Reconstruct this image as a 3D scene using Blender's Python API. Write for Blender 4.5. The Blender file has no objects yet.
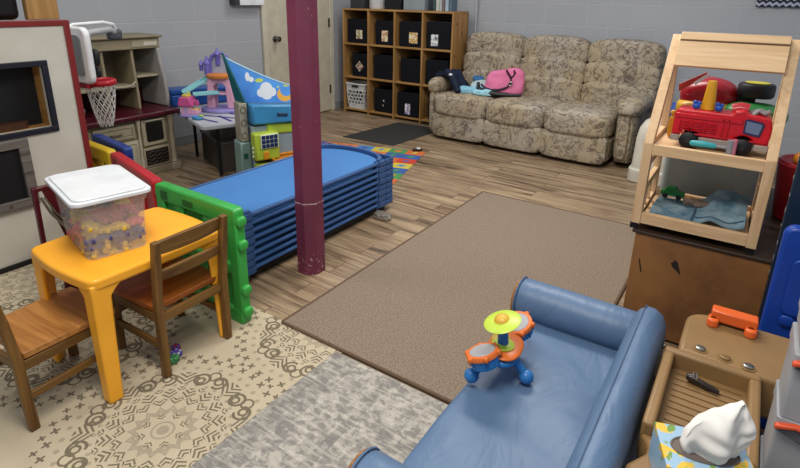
import bpy, bmesh, math, random
from mathutils import Vector, Matrix, noise
PI = math.pi
S = bpy.context.scene
COL = S.collection
random.seed(4)

# ---------------------------------------------------------------- materials
def rgb(h):
    h = h.lstrip('#'); c = [int(h[i:i+2], 16)/255 for i in (0, 2, 4)]
    return tuple(x/12.92 if x <= .04045 else ((x+.055)/1.055)**2.4 for x in c) + (1,)

class N:
    """tiny wrapper round a node tree"""
    def __init__(s, name):
        s.m = bpy.data.materials.new(name); s.m.use_nodes = True
        s.t = s.m.node_tree; s.n = s.t.nodes; s.l = s.t.links
        s.b = s.n['Principled BSDF']
        s.tc = s.n.new('ShaderNodeTexCoord')
    def link(s, a, b): s.l.new(a, b)
    def put(s, sock, v):
        if hasattr(v, 'is_linked'): s.l.new(v, sock)
        else: sock.default_value = v
    def math(s, op, a, b=0.0, c=None):
        n = s.n.new('ShaderNodeMath'); n.operation = op
        s.put(n.inputs[0], a); s.put(n.inputs[1], b)
        if c is not None: s.put(n.inputs[2], c)
        return n.outputs[0]
    def map(s, scale=(1, 1, 1), loc=(0, 0, 0), rot=(0, 0, 0), src=None):
        n = s.n.new('ShaderNodeMapping'); s.link(src or s.tc.outputs['Object'], n.inputs[0])
        n.inputs['Scale'].default_value = scale; n.inputs['Location'].default_value = loc; n.inputs['Rotation'].default_value = rot
        return n.outputs[0]
    def noise(s, v, scale, detail=3, rough=.5, dist=0, out='Fac'):
        n = s.n.new('ShaderNodeTexNoise'); s.link(v, n.inputs['Vector'])
        n.inputs['Scale'].default_value = scale; n.inputs['Detail'].default_value = detail
        n.inputs['Roughness'].default_value = rough; n.inputs['Distortion'].default_value = dist
        return n.outputs[out]
    def ramp(s, f, stops, interp='LINEAR'):
        n = s.n.new('ShaderNodeValToRGB'); s.link(f, n.inputs[0]); e = n.color_ramp.elements
        n.color_ramp.interpolation = interp
        while len(e) < len(stops): e.new(.5)
        for x, (p, c) in zip(e, stops):
            x.position = p; x.color = rgb(c) if isinstance(c, str) else (c, c, c, 1)
        return n.outputs[0]
    def mix(s, f, a, b, mode='MIX'):
        n = s.n.new('ShaderNodeMix'); n.data_type = 'RGBA'; n.blend_type = mode
        s.put(n.inputs[0], f)
        for k, v in ((6, a), (7, b)):
            s.put(n.inputs[k], rgb(v) if isinstance(v, str) else v)
        return n.outputs[2]
    def bump(s, h, strength=.3, dist=.01):
        n = s.n.new('ShaderNodeBump'); s.link(h, n.inputs['Height'])
        n.inputs['Strength'].default_value = strength; n.inputs['Distance'].default_value = dist
        s.link(n.outputs[0], s.b.inputs['Normal'])
    def xyz(s, v):
        n = s.n.new('ShaderNodeSeparateXYZ'); s.link(v, n.inputs[0]); return n.outputs
    def col(s, c): s.put(s.b.inputs['Base Color'], rgb(c) if isinstance(c, str) else c)
    def rough(s, r): s.put(s.b.inputs['Roughness'], r)

MC = {}
def plastic(c, rough=.42, var=.06, alpha=None, spec=.4, key=None):
    k = key or ('p', c, rough, alpha)
    if k in MC: return MC[k]
    m = N('plastic'); v = m.map()
    f = m.noise(v, 9, 3)
    d = rgb(c); dk = tuple(x*(1-var*2.5) for x in d[:3])+(1,)
    m.col(m.mix(m.ramp(f, [(.35, 0.), (.7, 1.)]), dk, d)); m.rough(rough)
    m.b.inputs['Specular IOR Level'].default_value = spec
    if alpha is not None: m.b.inputs['Alpha'].default_value = alpha
    MC[k] = m.m; return m.m
def metal(c='#8a8a88', rough=.3):
    k = ('m', c, rough)
    if k in MC: return MC[k]
    m = N('metal'); m.col(m.mix(m.noise(m.map(), 20), c, '#9a9a96')); m.rough(rough); m.b.inputs['Metallic'].default_value = .9
    MC[k] = m.m; return m.m
def wood(c1, c2, axis='X', scale=1., rough=.5, streak=None, spec=.3):
    k = ('w', c1, c2, axis, scale, rough)
    if k in MC: return MC[k]
    m = N('wood'); lo, hi = 1.6*scale, 26*scale
    sc = {'X': (lo, hi, hi), 'Y': (hi, lo, hi), 'Z': (hi, hi, lo)}[axis]
    f = m.noise(m.map(sc), 1.3, 5, .6, .8); g = m.noise(m.map(sc), 5, 3, .6)
    c = m.mix(m.ramp(f, [(.3, 0.), (.68, 1.)]), c1, c2)
    c = m.mix(m.math('MULTIPLY', m.ramp(g, [(.5, 0.), (.75, 1.)]), .35), c, c1)
    m.col(c); m.rough(rough); m.bump(f, .12, .003); m.b.inputs['Specular IOR Level'].default_value = spec
    MC[k] = m.m; return m.m
def cloth(c1, c2=None, scale=30, rough=.9, bump=.25, weave=False):
    k = ('c', c1, c2, scale)
    if k in MC: return MC[k]
    m = N('cloth'); v = m.map(); f = m.noise(v, scale, 4, .6)
    m.col(m.mix(f, c1, c2 or c1)); m.rough(rough); m.bump(m.noise(v, scale*6, 2), bump, .003)
    m.b.inputs['Specular IOR Level'].default_value = .15
    MC[k] = m.m; return m.m

# ---------------------------------------------------------------- mesh builder
class MB:
    def __init__(s): s.v = []; s.f = []; s.mi = []; s.cur = 0; s.T = Matrix()
    def add(s, vs, fs):
        o = len(s.v); s.v += [s.T @ Vector(p) for p in vs]
        s.f += [tuple(i+o for i in f) for f in fs]; s.mi += [s.cur]*len(fs); return s
    def box(s, x0, x1, y0, y1, z0, z1):
        return s.add([(x0,y0,z0),(x1,y0,z0),(x1,y1,z0),(x0,y1,z0),(x0,y0,z1),(x1,y0,z1),(x1,y1,z1),(x0,y1,z1)],
                     [(0,3,2,1),(4,5,6,7),(0,1,5,4),(1,2,6,5),(2,3,7,6),(3,0,4,7)])
    def beam(s, a, b, w, h, up=(0,0,1)):
        """box of section w x h from a to b; w is measured across 'up'"""
        a, b = Vector(a), Vector(b); d = (b-a).normalized(); u = Vector(up)
        r = d.cross(u)
        if r.length < 1e-4: r = d.cross(Vector((1, 0, 0)))
        r.normalize(); u = r.cross(d)
        vs = []
        for p in (a, b):
            for i, j in ((-1,-1),(1,-1),(1,1),(-1,1)): vs.append(p+r*i*w/2+u*j*h/2)
        return s.add(vs, [(0,1,2,3),(7,6,5,4),(0,4,5,1),(1,5,6,2),(2,6,7,3),(3,7,4,0)])
    def tube(s, pts, r, seg=10, closed=False, flat=1.):
        pts = [Vector(p) for p in pts]; n = len(pts); vs = []; prev = None
        for i, p in enumerate(pts):
            if closed: d = pts[(i+1) % n]-pts[i-1]
            else: d = pts[min(i+1, n-1)]-pts[max(i-1, 0)]
            d.normalize()
            if prev is None:
                a = Vector((0,0,1)) if abs(d.z) < .9 else Vector((1,0,0))
                x = d.cross(a).normalized()
            else:
                x = (prev-d*prev.dot(d)).normalized()
            prev = x; y = d.cross(x); rr = r[i] if isinstance(r, (list, tuple)) else r
            for k in range(seg):
                t = 2*PI*k/seg; vs.append(p+x*math.cos(t)*rr+y*math.sin(t)*rr*flat)
        fs = []
        for i in range(n if closed else n-1):
            j = (i+1) % n
            for k in range(seg):
                q = (k+1) % seg; fs.append((i*seg+k, i*seg+q, j*seg+q, j*seg+k))
        if not closed: fs += [tuple(range(seg))[::-1], tuple((n-1)*seg+k for k in range(seg))]
        return s.add(vs, fs)
    def lathe(s, prof, c=(0,0,0), seg=20, axis='Z'):
        """prof: (radius, height) pairs, closed with caps where radius > 0"""
        vs = []; fs = []; n = len(prof)
        for r, h in prof:
            for k in range(seg):
                t = 2*PI*k/seg; a, b = r*math.cos(t), r*math.sin(t)
                p = {'Z': (a, b, h), 'Y': (b, h, a), 'X': (h, a, b)}[axis]
                vs.append((p[0]+c[0], p[1]+c[1], p[2]+c[2]))
        for i in range(n-1):
            for k in range(seg):
                q = (k+1) % seg; fs.append((i*seg+k, i*seg+q, (i+1)*seg+q, (i+1)*seg+k))
        fs += [tuple(range(seg))[::-1], tuple((n-1)*seg+k for k in range(seg))]
        return s.add(vs, fs)
    def prism(s, poly, z0, z1, plane='XY'):
        """extrude a 2-D outline; plane XY -> along Z, XZ -> along Y, YZ -> along X"""
        def P(a, b, h): return {'XY': (a, b, h), 'XZ': (a, h, b), 'YZ': (h, a, b)}[plane]
        n = len(poly); vs = [P(a, b, z0) for a, b in poly]+[P(a, b, z1) for a, b in poly]
        fs = [tuple(range(n))[::-1], tuple(range(n, 2*n))]
        for i in range(n): j = (i+1) % n; fs.append((i, j, n+j, n+i))
        return s.add(vs, fs)
    def cush(s, c, h, n=5., k=6, M=None, fn=None):
        """rounded box (superellipsoid): centre c, half sizes h"""
        M = M or Matrix(); ids = {}; vs = []; fs = []
        def vid(p):
            key = tuple(round(x, 5) for x in p)
            if key not in ids:
                l = sum(abs(x)**n for x in p)**(1/n)
                q = Vector((p[0]/l*h[0], p[1]/l*h[1], p[2]/l*h[2]))
                if fn: q = fn(q)
                ids[key] = len(vs); vs.append(M @ q + Vector(c))
            return ids[key]
        def w(i): return math.tan((2*i/k-1)*PI/4)
        for ax in range(3):
            for sg in (-1, 1):
                for i in range(k):
                    for j in range(k):
                        q = []
                        for a, b in ((i, j), (i+1, j), (i+1, j+1), (i, j+1)):
                            p = [0, 0, 0]; p[ax] = sg; p[(ax+1) % 3] = w(a); p[(ax+2) % 3] = w(b); q.append(vid(p))
                        fs.append(tuple(q) if sg > 0 else tuple(q[::-1]))
        return s.add(vs, fs)
    def ball(s, c, r, k=6):
        r = r if isinstance(r, (tuple, list)) else (r, r, r); return s.cush(c, r, 2., k)
    def grid(s, nu, nv, fn, th=None):
        """sheet from fn(u,v); th gives it thickness along -Z of each point"""
        vs = [fn(i/nu, j/nv) for i in range(nu+1) for j in range(nv+1)]
        W = nv+1; fs = [(i*W+j, (i+1)*W+j, (i+1)*W+j+1, i*W+j+1) for i in range(nu) for j in range(nv)]
        if th:
            n = len(vs); vs += [Vector(p)-Vector(th) for p in vs]
            b = [tuple(q+n for q in f[::-1]) for f in fs]; rim = []
            for i in range(nu): rim += [(i*W, n+i*W, n+(i+1)*W, (i+1)*W), ((i+1)*W+nv, n+(i+1)*W+nv, n+i*W+nv, i*W+nv)]
            for j in range(nv): rim += [(j+1, n+j+1, n+j, j), (nu*W+j, n+nu*W+j, n+nu*W+j+1, nu*W+j+1)]
            fs = fs+b+rim
        return s.add(vs, fs)

RM = {}
ZONE = ''
ZOBJ = {}
def build(m, name, mat, parent=None, local=False, bevel=0, seg=2, smooth=True, sub=0, origin=None, fix=True):
    me = bpy.data.meshes.new(name)
    vs = m.v
    if parent is not None and not local:
        I = RM[root(parent).name].inverted(); vs = [I @ Vector(p) for p in vs]
    o3 = Vector((0, 0, 0))
    if parent is None and not local:
        xs = [[p[i] for p in vs] for i in range(3)]
        o3 = Vector(((min(xs[0])+max(xs[0]))/2, (min(xs[1])+max(xs[1]))/2, min(xs[2])))
        vs = [Vector(p)-o3 for p in vs]
    me.from_pydata([tuple(p) for p in vs], [], m.f)
    for mt in (mat if isinstance(mat, (list, tuple)) else [mat]): me.materials.append(mt)
    for p, i in zip(me.polygons, m.mi): p.material_index = i
    if fix:
        bm = bmesh.new(); bm.from_mesh(me); bmesh.ops.recalc_face_normals(bm, faces=bm.faces); bm.to_mesh(me); bm.free()
    o = bpy.data.objects.new(name, me); COL.objects.link(o); o.location = o3
    RM[o.name] = Matrix.Translation(o3)
    if parent is not None: o.parent = parent
    else: ZOBJ[o] = ZONE
    if bevel:
        b = o.modifiers.new('b', 'BEVEL'); b.width = bevel; b.segments = seg; b.limit_method = 'ANGLE'; b.angle_limit = .6
    if sub:
        b = o.modifiers.new('s', 'SUBSURF'); b.levels = b.render_levels = sub
    if smooth:
        me.shade_auto_smooth(angle=.7) if hasattr(me, 'shade_auto_smooth') else None
        for p in me.polygons: p.use_smooth = True
        if not bevel or True:
            try: me.set_sharp_from_angle(angle=.75)
            except Exception: pass
    return o
def root(o):
    while o.parent is not None: o = o.parent
    return o
def tag(o, label, cat, group=None, kind=None):
    o['label'] = label
    if cat: o['category'] = cat
    if group: o['group'] = group
    if kind: o['kind'] = kind
    return o
def thing(name, label, cat, loc, rz=0, group=None):
    o = bpy.data.objects.new(name, None); COL.objects.link(o); o.location = loc; o.rotation_euler = (0, 0, rz)
    o.empty_display_size = .1
    ZOBJ[o] = ZONE
    RM[o.name] = Matrix.Translation(loc) @ Matrix.Rotation(rz, 4, 'Z')
    return tag(o, label, cat, group)
def struct(o): o['kind'] = 'structure'; return o
def copy_tree(o, loc=None, rz=None, parent=None):
    c = o.copy(); COL.objects.link(c)
    if parent is not None: c.parent = parent
    else: ZOBJ[c] = ZONE
    if loc is not None: c.location = loc
    if rz is not None: c.rotation_euler = (0, 0, rz)
    for ch in list(o.children): copy_tree(ch, parent=c)
    return c
def arc(cx, cy, r, a0, a1, n, ry=None):
    ry = r if ry is None else ry
    return [(cx+r*math.cos(a0+(a1-a0)*i/n), cy+ry*math.sin(a0+(a1-a0)*i/n)) for i in range(n+1)]
def rrect(x0, x1, y0, y1, r, n=5):
    return (arc(x1-r, y1-r, r, 0, PI/2, n)+arc(x0+r, y1-r, r, PI/2, PI, n)+arc(x0+r, y0+r, r, PI, 1.5*PI, n)+arc(x1-r, y0+r, r, 1.5*PI, 2*PI, n))

# ---------------------------------------------------------------- shared materials
def m_floor():
    m = N('plank_floor'); v = m.map()
    b = m.n.new('ShaderNodeTexBrick'); m.link(v, b.inputs['Vector'])
    b.inputs['Scale'].default_value = 1; b.inputs['Brick Width'].default_value = 1.15; b.inputs['Row Height'].default_value = .125
    b.inputs['Mortar Size'].default_value = .0025; b.inputs['Mortar Smooth'].default_value = .3; b.offset = .37; b.inputs['Bias'].default_value = 0
    b.inputs['Color1'].default_value = (0, 0, 0, 1); b.inputs['Color2'].default_value = (1, 1, 1, 1); b.inputs['Mortar'].default_value = (.5, .5, .5, 1)
    rnd = b.outputs['Color']
    off = m.n.new('ShaderNodeVectorMath'); off.operation = 'MULTIPLY_ADD'
    m.link(rnd, off.inputs[0]); off.inputs[1].default_value = (7, 13, 3); m.link(v, off.inputs[2])
    g = m.noise(m.map((1.1, 11, 1), src=off.outputs[0]), 1.6, 6, .65, .7)
    g2 = m.noise(m.map((2.2, 40, 1), src=off.outputs[0]), 1.5, 4, .6)
    c = m.ramp(g, [(.35, '#30261f'), (.43, '#6a5541'), (.52, '#907a61'), (.68, '#ae987b')])
    c = m.mix(m.math('MULTIPLY', m.ramp(g2, [(.45, 0.), (.72, 1.)]), .55), c, '#5e4f42')
    c = m.mix(m.math('MULTIPLY', rnd, .30), c, '#a58f72')
    c = m.mix(m.math('MULTIPLY', b.outputs['Fac'], .8), c, '#40352b')
    m.col(c); m.rough(.42); m.bump(g2, .1, .002); m.b.inputs['Specular IOR Level'].default_value = .35
    return m.m
def m_block(off, axis):
    m = N('painted_block')
    x = m.xyz(m.tc.outputs['Object'])
    cb = m.n.new('ShaderNodeCombineXYZ'); m.link(x[axis], cb.inputs[0]); m.link(x[2], cb.inputs[1])
    v = m.map(loc=off, src=cb.outputs[0])
    b = m.n.new('ShaderNodeTexBrick'); m.link(v, b.inputs['Vector'])
    b.inputs['Scale'].default_value = 1; b.inputs['Brick Width'].default_value = .40; b.inputs['Row Height'].default_value = .20
    b.inputs['Mortar Size'].default_value = .004; b.inputs['Mortar Smooth'].default_value = .6
    b.inputs['Color1'].default_value = rgb('#adb0b4'); b.inputs['Color2'].default_value = rgb('#a7aaaf'); b.inputs['Mortar'].default_value = rgb('#bcbfc2')
    n = m.noise(m.tc.outputs['Object'], 4, 4)
    m.col(m.mix(m.math('MULTIPLY', n, .35), b.outputs['Color'], '#9a9da2')); m.rough(.5)
    h = m.math('SUBTRACT', m.math('MULTIPLY', m.noise(m.tc.outputs['Object'], 60, 3), .15), b.outputs['Fac'])
    m.bump(h, .5, .004)
    return m.m
PALE = wood('#cba57a', '#e3c39a', 'X', 1, .5); PALEZ = wood('#cba57a', '#e3c39a', 'Z', 1, .5); PALEY = wood('#cba57a', '#e3c39a', 'Y', 1, .5)
BLK = plastic('#151517', .5); WHT = plastic('#e6e8ea', .4); DARKWD = wood('#4a2a14', '#7a4724', 'X', .7, .35)

# ================================================================ SETTING
XL, YB = -4.16, 5.18
m = MB().box(XL-.1, 2.2, -1.0, YB+.1, -.05, 0); o = build(m, 'floor', m_floor(), local=True); struct(o)
m = MB().box(XL-.1, XL, -1.0, YB+.1, 0, 2.45); struct(build(m, 'wall_left', m_block((.02, .13, 0), 1), local=True))
m = MB().box(XL, 2.2, YB, YB+.1, 0, 2.45); struct(build(m, 'wall_back', m_block((.01, .13, 0), 0), local=True))
m = MB().box(XL, XL+.012, -1, 3.72, 0, .09).box(XL, XL+.012, 4.78, YB, 0, .09); struct(build(m, 'baseboard_left', plastic('#8d9192', .5), local=True, bevel=.004))
m = MB().box(XL, 2.2, YB-.012, YB, 0, .09); struct(build(m, 'baseboard_back', plastic('#8d9192', .5), local=True, bevel=.004))
# door with casing
CREAM = plastic('#c9c1ab', .45)
m = MB().box(XL+.002, XL+.03, 3.72, 3.785, 0, 2.12).box(XL+.002, XL+.03, 4.715, 4.78, 0, 2.12).box(XL+.002, XL+.03, 3.72, 4.78, 2.04, 2.13)
struct(build(m, 'trim_1', plastic('#d2cbb6', .45), local=True, bevel=.005))
m = MB().box(XL+.004, XL+.024, 3.787, 4.713, .01, 2.038); door = struct(build(m, 'door_1', CREAM, local=True, bevel=.002))
m = MB().lathe([(.03, 0), (.032, .006), (.012, .012), (.012, .035), (.026, .042), (.03, .055), (.026, .068), (.008, .073)], (XL+.024, 3.875, .872), 18, 'X')
RM[door.name] = Matrix(); build(m, 'door_knob', metal('#4a423c', .25), door)
for z in (.26, 1.01, 1.8):
    m = MB().box(XL+.022, XL+.034, 4.690, 4.712, z-.045, z+.045).lathe([(.006, -.05), (.006, .05)], (XL+.034, 4.702, z), 8)
    build(m, 'hinge', plastic('#3a342c', .4), door)
# conduit down the back wall
m = MB().tube([(-2.525, YB-.025, 0), (-2.525, YB-.025, 2.4)], .011, 10); o = build(m, 'conduit', plastic('#b9bcc0', .4))
tag(o, 'thin grey electrical conduit running up the back wall beside the cubby shelf', 'pipe')

ZONE = 'post'
# ---- support post
def m_post():
    m = N('burgundy_paint'); v = m.map()
    z = m.xyz(v)[2]
    c = m.mix(m.ramp(m.noise(v, 5, 4), [(.35, 0.), (.7, 1.)]), '#652a40', '#78304a')
    chip = m.ramp(m.noise(m.map((60, 60, 26)), 1, 3, .6), [(.71, 0.), (.74, 1.)])
    seam = m.math('MULTIPLY', m.math('LESS_THAN', m.math('ABSOLUTE', m.math('SUBTRACT', z, .37)), .003), m.ramp(m.noise(v, 40, 2), [(.42, 0.), (.5, 1.)]))
    low = m.math('MULTIPLY', m.math('LESS_THAN', z, .09), 1.0)
    chip2 = m.math('MULTIPLY', low, m.ramp(m.noise(m.map((70, 70, 50)), 1, 3, .6), [(.6, 0.), (.63, 1.)]))
    k = m.math('MAXIMUM', m.math('MAXIMUM', chip, seam), chip2)
    m.col(m.mix(m.math('MULTIPLY', k, .8), c, '#b9a3a6')); m.rough(.38); m.bump(m.noise(v, 14, 3), .15, .004)
    return m.m
a0 = PI/8
m = MB().prism([(-1.835+.077*math.cos(a0+k*PI/4), 1.775+.077*math.sin(a0+k*PI/4)) for k in range(8)], 0, .37)
m.prism([(-1.835+.0755*math.cos(a0+k*PI/4), 1.775+.0755*math.sin(a0+k*PI/4)) for k in range(8)], .37, 2.42)
o = build(m, 'support_post', m_post(), smooth=False)
tag(o, 'burgundy painted octagonal support post rising in front of the blue cots', 'post')

ZONE = ''
# ================================================================ RUGS
def rug(name, pts, h, mat, label, cat='rug', z0=0.):
    m = MB().prism(pts, z0, z0+h); return tag(build(m, name, mat, bevel=.003), label, cat)
def m_brown():
    m = N('brown_pile'); v = m.map()
    f = m.noise(v, 170, 3, .7); g = m.noise(v, 38, 4, .6)
    m.col(m.mix(m.ramp(f, [(.35, 0.), (.65, 1.)]), m.mix(g, '#5f5044', '#756556'), '#988979')); m.rough(.95); m.bump(f, .6, .006)
    m.b.inputs['Specular IOR Level'].default_value = .1
    return m.m
X0, X1, Y0, Y1 = -1.445, -.34, 1.312, 3.228
r = rug('area_rug', [(X0, Y0), (X1, Y0), (X1, Y1), (X0, Y1)], .012, m_brown(), 'large plain brown pile rug lying in the middle of the plank floor')
m = MB()
for a, b in (((X0, Y0), (X1, Y0)), ((X1, Y0), (X1, Y1)), ((X1, Y1), (X0, Y1)), ((X0, Y1), (X0, Y0))):
    m.tube([(a[0], a[1], .008), (b[0], b[1], .008)], .0075, 8)
bd = build(m, 'bound_edge', cloth('#5b4a3d', '#6a5646'), r)

def m_grey():
    m = N('distressed_grey'); v = m.map()
    f = m.noise(v, 34, 5, .65, .5); g = m.noise(m.map((1, 7, 1)), 9, 4, .6); h = m.noise(v, 90, 3)
    w = m.n.new('ShaderNodeTexVoronoi'); m.link(v, w.inputs['Vector']); w.inputs['Scale'].default_value = 22; w.feature = 'DISTANCE_TO_EDGE'
    c = m.mix(m.ramp(f, [(.43, 0.), (.56, 1.)]), '#aaa59b', '#807c77')
    c = m.mix(m.math('MULTIPLY', m.ramp(w.outputs['Distance'], [(.02, 1.), (.09, 0.)]), .4), c, '#8a857e')
    x = m.xyz(v)
    # grey border bands along the left side and inner frame lines
    def band(e, a, b): return m.math('MULTIPLY', m.math('GREATER_THAN', e, a), m.math('LESS_THAN', e, b))
    bl = m.math('MAXIMUM', band(x[0], -.4, -.27), band(x[0], -.14, -.105))
    bl = m.math('MAXIMUM', bl, m.math('MULTIPLY', band(x[1], .33, .40), band(x[0], -.02, .3)))
    wob = m.ramp(m.noise(v, 25, 4, .7), [(.38, 0.), (.55, 1.)])
    c = m.mix(m.math('MULTIPLY', m.math('MULTIPLY', bl, wob), .75), c, '#76726e')
    c = m.mix(m.math('MULTIPLY', m.ramp(g, [(.5, 0.), (.6, 1.)]), .35), c, '#c9c4b6')
    m.col(c); m.rough(.95); m.bump(h, .4, .004); m.b.inputs['Specular IOR Level'].default_value = .1
    return m.m
rug('patterned_rug', [(-1.135, .1), (-.36, .1), (-.36, 1.288), (-1.135, 1.288)], .011, m_grey(), 'distressed grey and cream patterned rug between cream rug and blue sofa', z0=.0055)

def m_medal():
    m = N('medallion_weave'); v0 = m.map(); M = m.math; P = .68
    CX, CY = MED; rt = math.radians(7)
    v = m.map(loc=(-(CX*math.cos(rt)-CY*math.sin(rt)), -(CX*math.sin(rt)+CY*math.cos(rt)), 0), rot=(0, 0, rt))
    x = m.xyz(v); xo = m.xyz(v0)
    a = M('WRAP', x[0], P/2, -P/2); b = M('WRAP', x[1], P/2, -P/2)
    r = M('SQRT', M('ADD', M('MULTIPLY', a, a), M('MULTIPLY', b, b))); th = M('DIVIDE', M('ARCTAN2', b, a), 2*PI)
    def mx(*q):
        o = q[0]
        for w in q[1:]: o = M('MAXIMUM', o, w)
        return o
    def cell(n, r0, ph=0.):
        """local (tangent, radial) co-ordinates in metres of n motifs set round the ring of radius r0, and the half width"""
        f = M('SUBTRACT', M('FRACT', M('ADD', M('MULTIPLY', th, float(n)), ph)), .5)
        return M('MULTIPLY', f, 2*PI*r0/n), M('SUBTRACT', r, r0)
    A = lambda q: M('ABSOLUTE', q)
    lt = lambda p, q: M('LESS_THAN', p, q)
    AND = lambda p, q: M('MULTIPLY', p, q)
    def disc(n, r0, rad, ph=0.):
        t, y = cell(n, r0, ph); return lt(M('ADD', M('MULTIPLY', t, t), M('MULTIPLY', y, y)), rad*rad)
    def ringc(n, r0, rad, w, dt=0., dy=0., ph=0.):
        t, y = cell(n, r0, ph); t = M('SUBTRACT', t, dt); y = M('SUBTRACT', y, dy)
        return lt(A(M('SUBTRACT', M('SQRT', M('ADD', M('MULTIPLY', t, t), M('MULTIPLY', y, y))), rad)), w)
    def cross(n, r0, sz, w, ph=0.):
        t, y = cell(n, r0, ph); t = A(t); y = A(y)
        return AND(lt(A(M('SUBTRACT', t, y)), w), AND(lt(t, sz), lt(y, sz)))
    def leaf(n, r0, hl, hw, ph=0., pit=.017):
        """a twig: stem with slanting blades either side"""
        t, y = cell(n, r0, ph); t = A(t)
        blades = lt(M('FRACT', M('DIVIDE', M('SUBTRACT', y, M('MULTIPLY', t, .9)), pit)), .45)
        taper = M('MULTIPLY', M('SUBTRACT', 1., M('MULTIPLY', A(M('DIVIDE', y, hl)), .6)), hw)
        return AND(AND(blades, lt(t, taper)), lt(A(y), hl))
    dark = mx(cross(38, .327, .0115, .0056), cross(38, .352, .0095, .005, .5),
              AND(ringc(8, .236, .026, .0048, -.034, .0), M('SUBTRACT', 1., disc(8, .222, .022, 0))), ringc(8, .236, .014, .0042, -.030, .004),
              ringc(8, .236, .026, .0048, .034, -.002), ringc(8, .236, .013, .0042, .036, -.008), ringc(8, .262, .020, .0035, .0, -.004),
              leaf(8, .238, .030, .052, .5, .020),
              leaf(16, .160, .027, .026, .0, .018), leaf(16, .128, .018, .018, .5, .016), leaf(16, .186, .009, .016, .5, .014), leaf(8, .060, .014, .014, .0, .012))
    grey = mx(disc(40, .290, .0085), disc(34, .203, .0070), lt(A(M('SUBTRACT', M('ADD', r, M('MULTIPLY', A(M('SINE', M('MULTIPLY', th, 16*PI))), .020)), .102)), .0065),
              lt(A(M('SUBTRACT', M('ADD', r, M('MULTIPLY', A(M('SINE', M('MULTIPLY', th, 16*PI))), .016)), .088)), .0045), ringc(8, .075, .006, .002), ringc(1, 0.0001, .033, .0035), lt(r, .019))
    weave = M('MULTIPLY', M('ADD', M('SINE', M('MULTIPLY', xo[1], 900.)), 1.0), .5)
    c = m.mix(m.noise(v, 12, 3), '#b3a68c', '#c1b59c'); c = m.mix(M('MULTIPLY', weave, .15), c, '#988c70')
    c = m.mix(M('MULTIPLY', grey, .55), c, '#857a6a'); c = m.mix(M('MULTIPLY', dark, .76), c, '#4b4032')
    m.col(c); m.rough(.9); m.bump(weave, .3, .002); m.b.inputs['Specular IOR Level'].default_value = .1
    return m.m
# the rug's own origin is at its middle; the medallion lattice passes through (-1.40, .68)
MX0, MX1, MY0, MY1 = -2.83, -1.12, .04, 1.325
MED = (-1.330-(MX0+MX1)/2, .693-(MY0+MY1)/2)
rug('medallion_rug', [(MX0, MY0), (MX1, MY0), (MX1, MY1), (MX0, MY1)], .005, m_medal(), 'cream flatweave rug with dark brown medallions under the yellow table')
rug('door_mat', [(-3.22, 3.825), (-2.652, 3.857), (-2.60, 4.68), (-3.14, 4.67)], .007, cloth('#2c2c2c', '#3d3c3a', 60), 'dark grey door mat in front of the cubby shelf', 'mat')
# colourful play mat
c15 = math.radians(16); u = Vector((-math.cos(c15), -math.sin(c15), 0)); w = Vector((math.sin(c15), -math.cos(c15), 0)); O = Vector((-2.30, 3.855, 0))
m = MB(); pal = ['#c4683a', '#405a98', '#bd4333', '#c0b048', '#4a8a50', '#5f5a92', '#4f80b4', '#c87844']
seq = [0, 5, 3, 1, 7, 4, 2, 1, 6, 0, 3, 2, 4, 7, 5, 6]
tw, td = .156, .13
for i in range(7):
    for j in range(8):
        a, b = O+u*(i*tw)+w*(j*td), O+u*((i+1)*tw)+w*((j+1)*td)
        p = [a, O+u*((i+1)*tw)+w*(j*td), b, O+u*(i*tw)+w*((j+1)*td)]
        m.cur = seq[(i*5+[0, 1, 2, 3, 1, 4, 6, 7, 5][j]*1+i*j) % 16]
        if i == 0: m.cur = [0, 1, 2, 3, 1, 4, 0, 2, 6][j]
        m.prism([(q.x, q.y) for q in p], 0, .005)
        m.cur = (m.cur+3) % 8
        cc = (a+b)/2; mk = u*tw*.2; nk = w*td*.2
        m.prism([((cc+s1*mk*(1+.4*((i+j) % 2))+s2*nk).x, (cc+s1*mk*(1+.4*((i+j) % 2))+s2*nk).y) for s1, s2 in ((-1, -.6), (.2, -1.2), (1, .3), (-.1, 1.1))], .0045, .0056)
o = build(m, 'play_mat', [cloth(c, None, 20) for c in pal], smooth=False)
tag(o, 'colourful play mat of orange, blue, red and yellow squares beyond the cots', 'mat')
t = thing('toy_train', 'tiny black and white toy on the corner of the colourful mat', 'toy', (-2.37, 3.83, .006), .6)
build(MB().cush((0, 0, .012), (.045, .013, .011), 4), 'body', BLK, t, local=True); build(MB().cush((.01, 0, .026), (.018, .011, .006), 4), 'cabin', WHT, t, local=True)

ZONE = 'cots'
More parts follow.
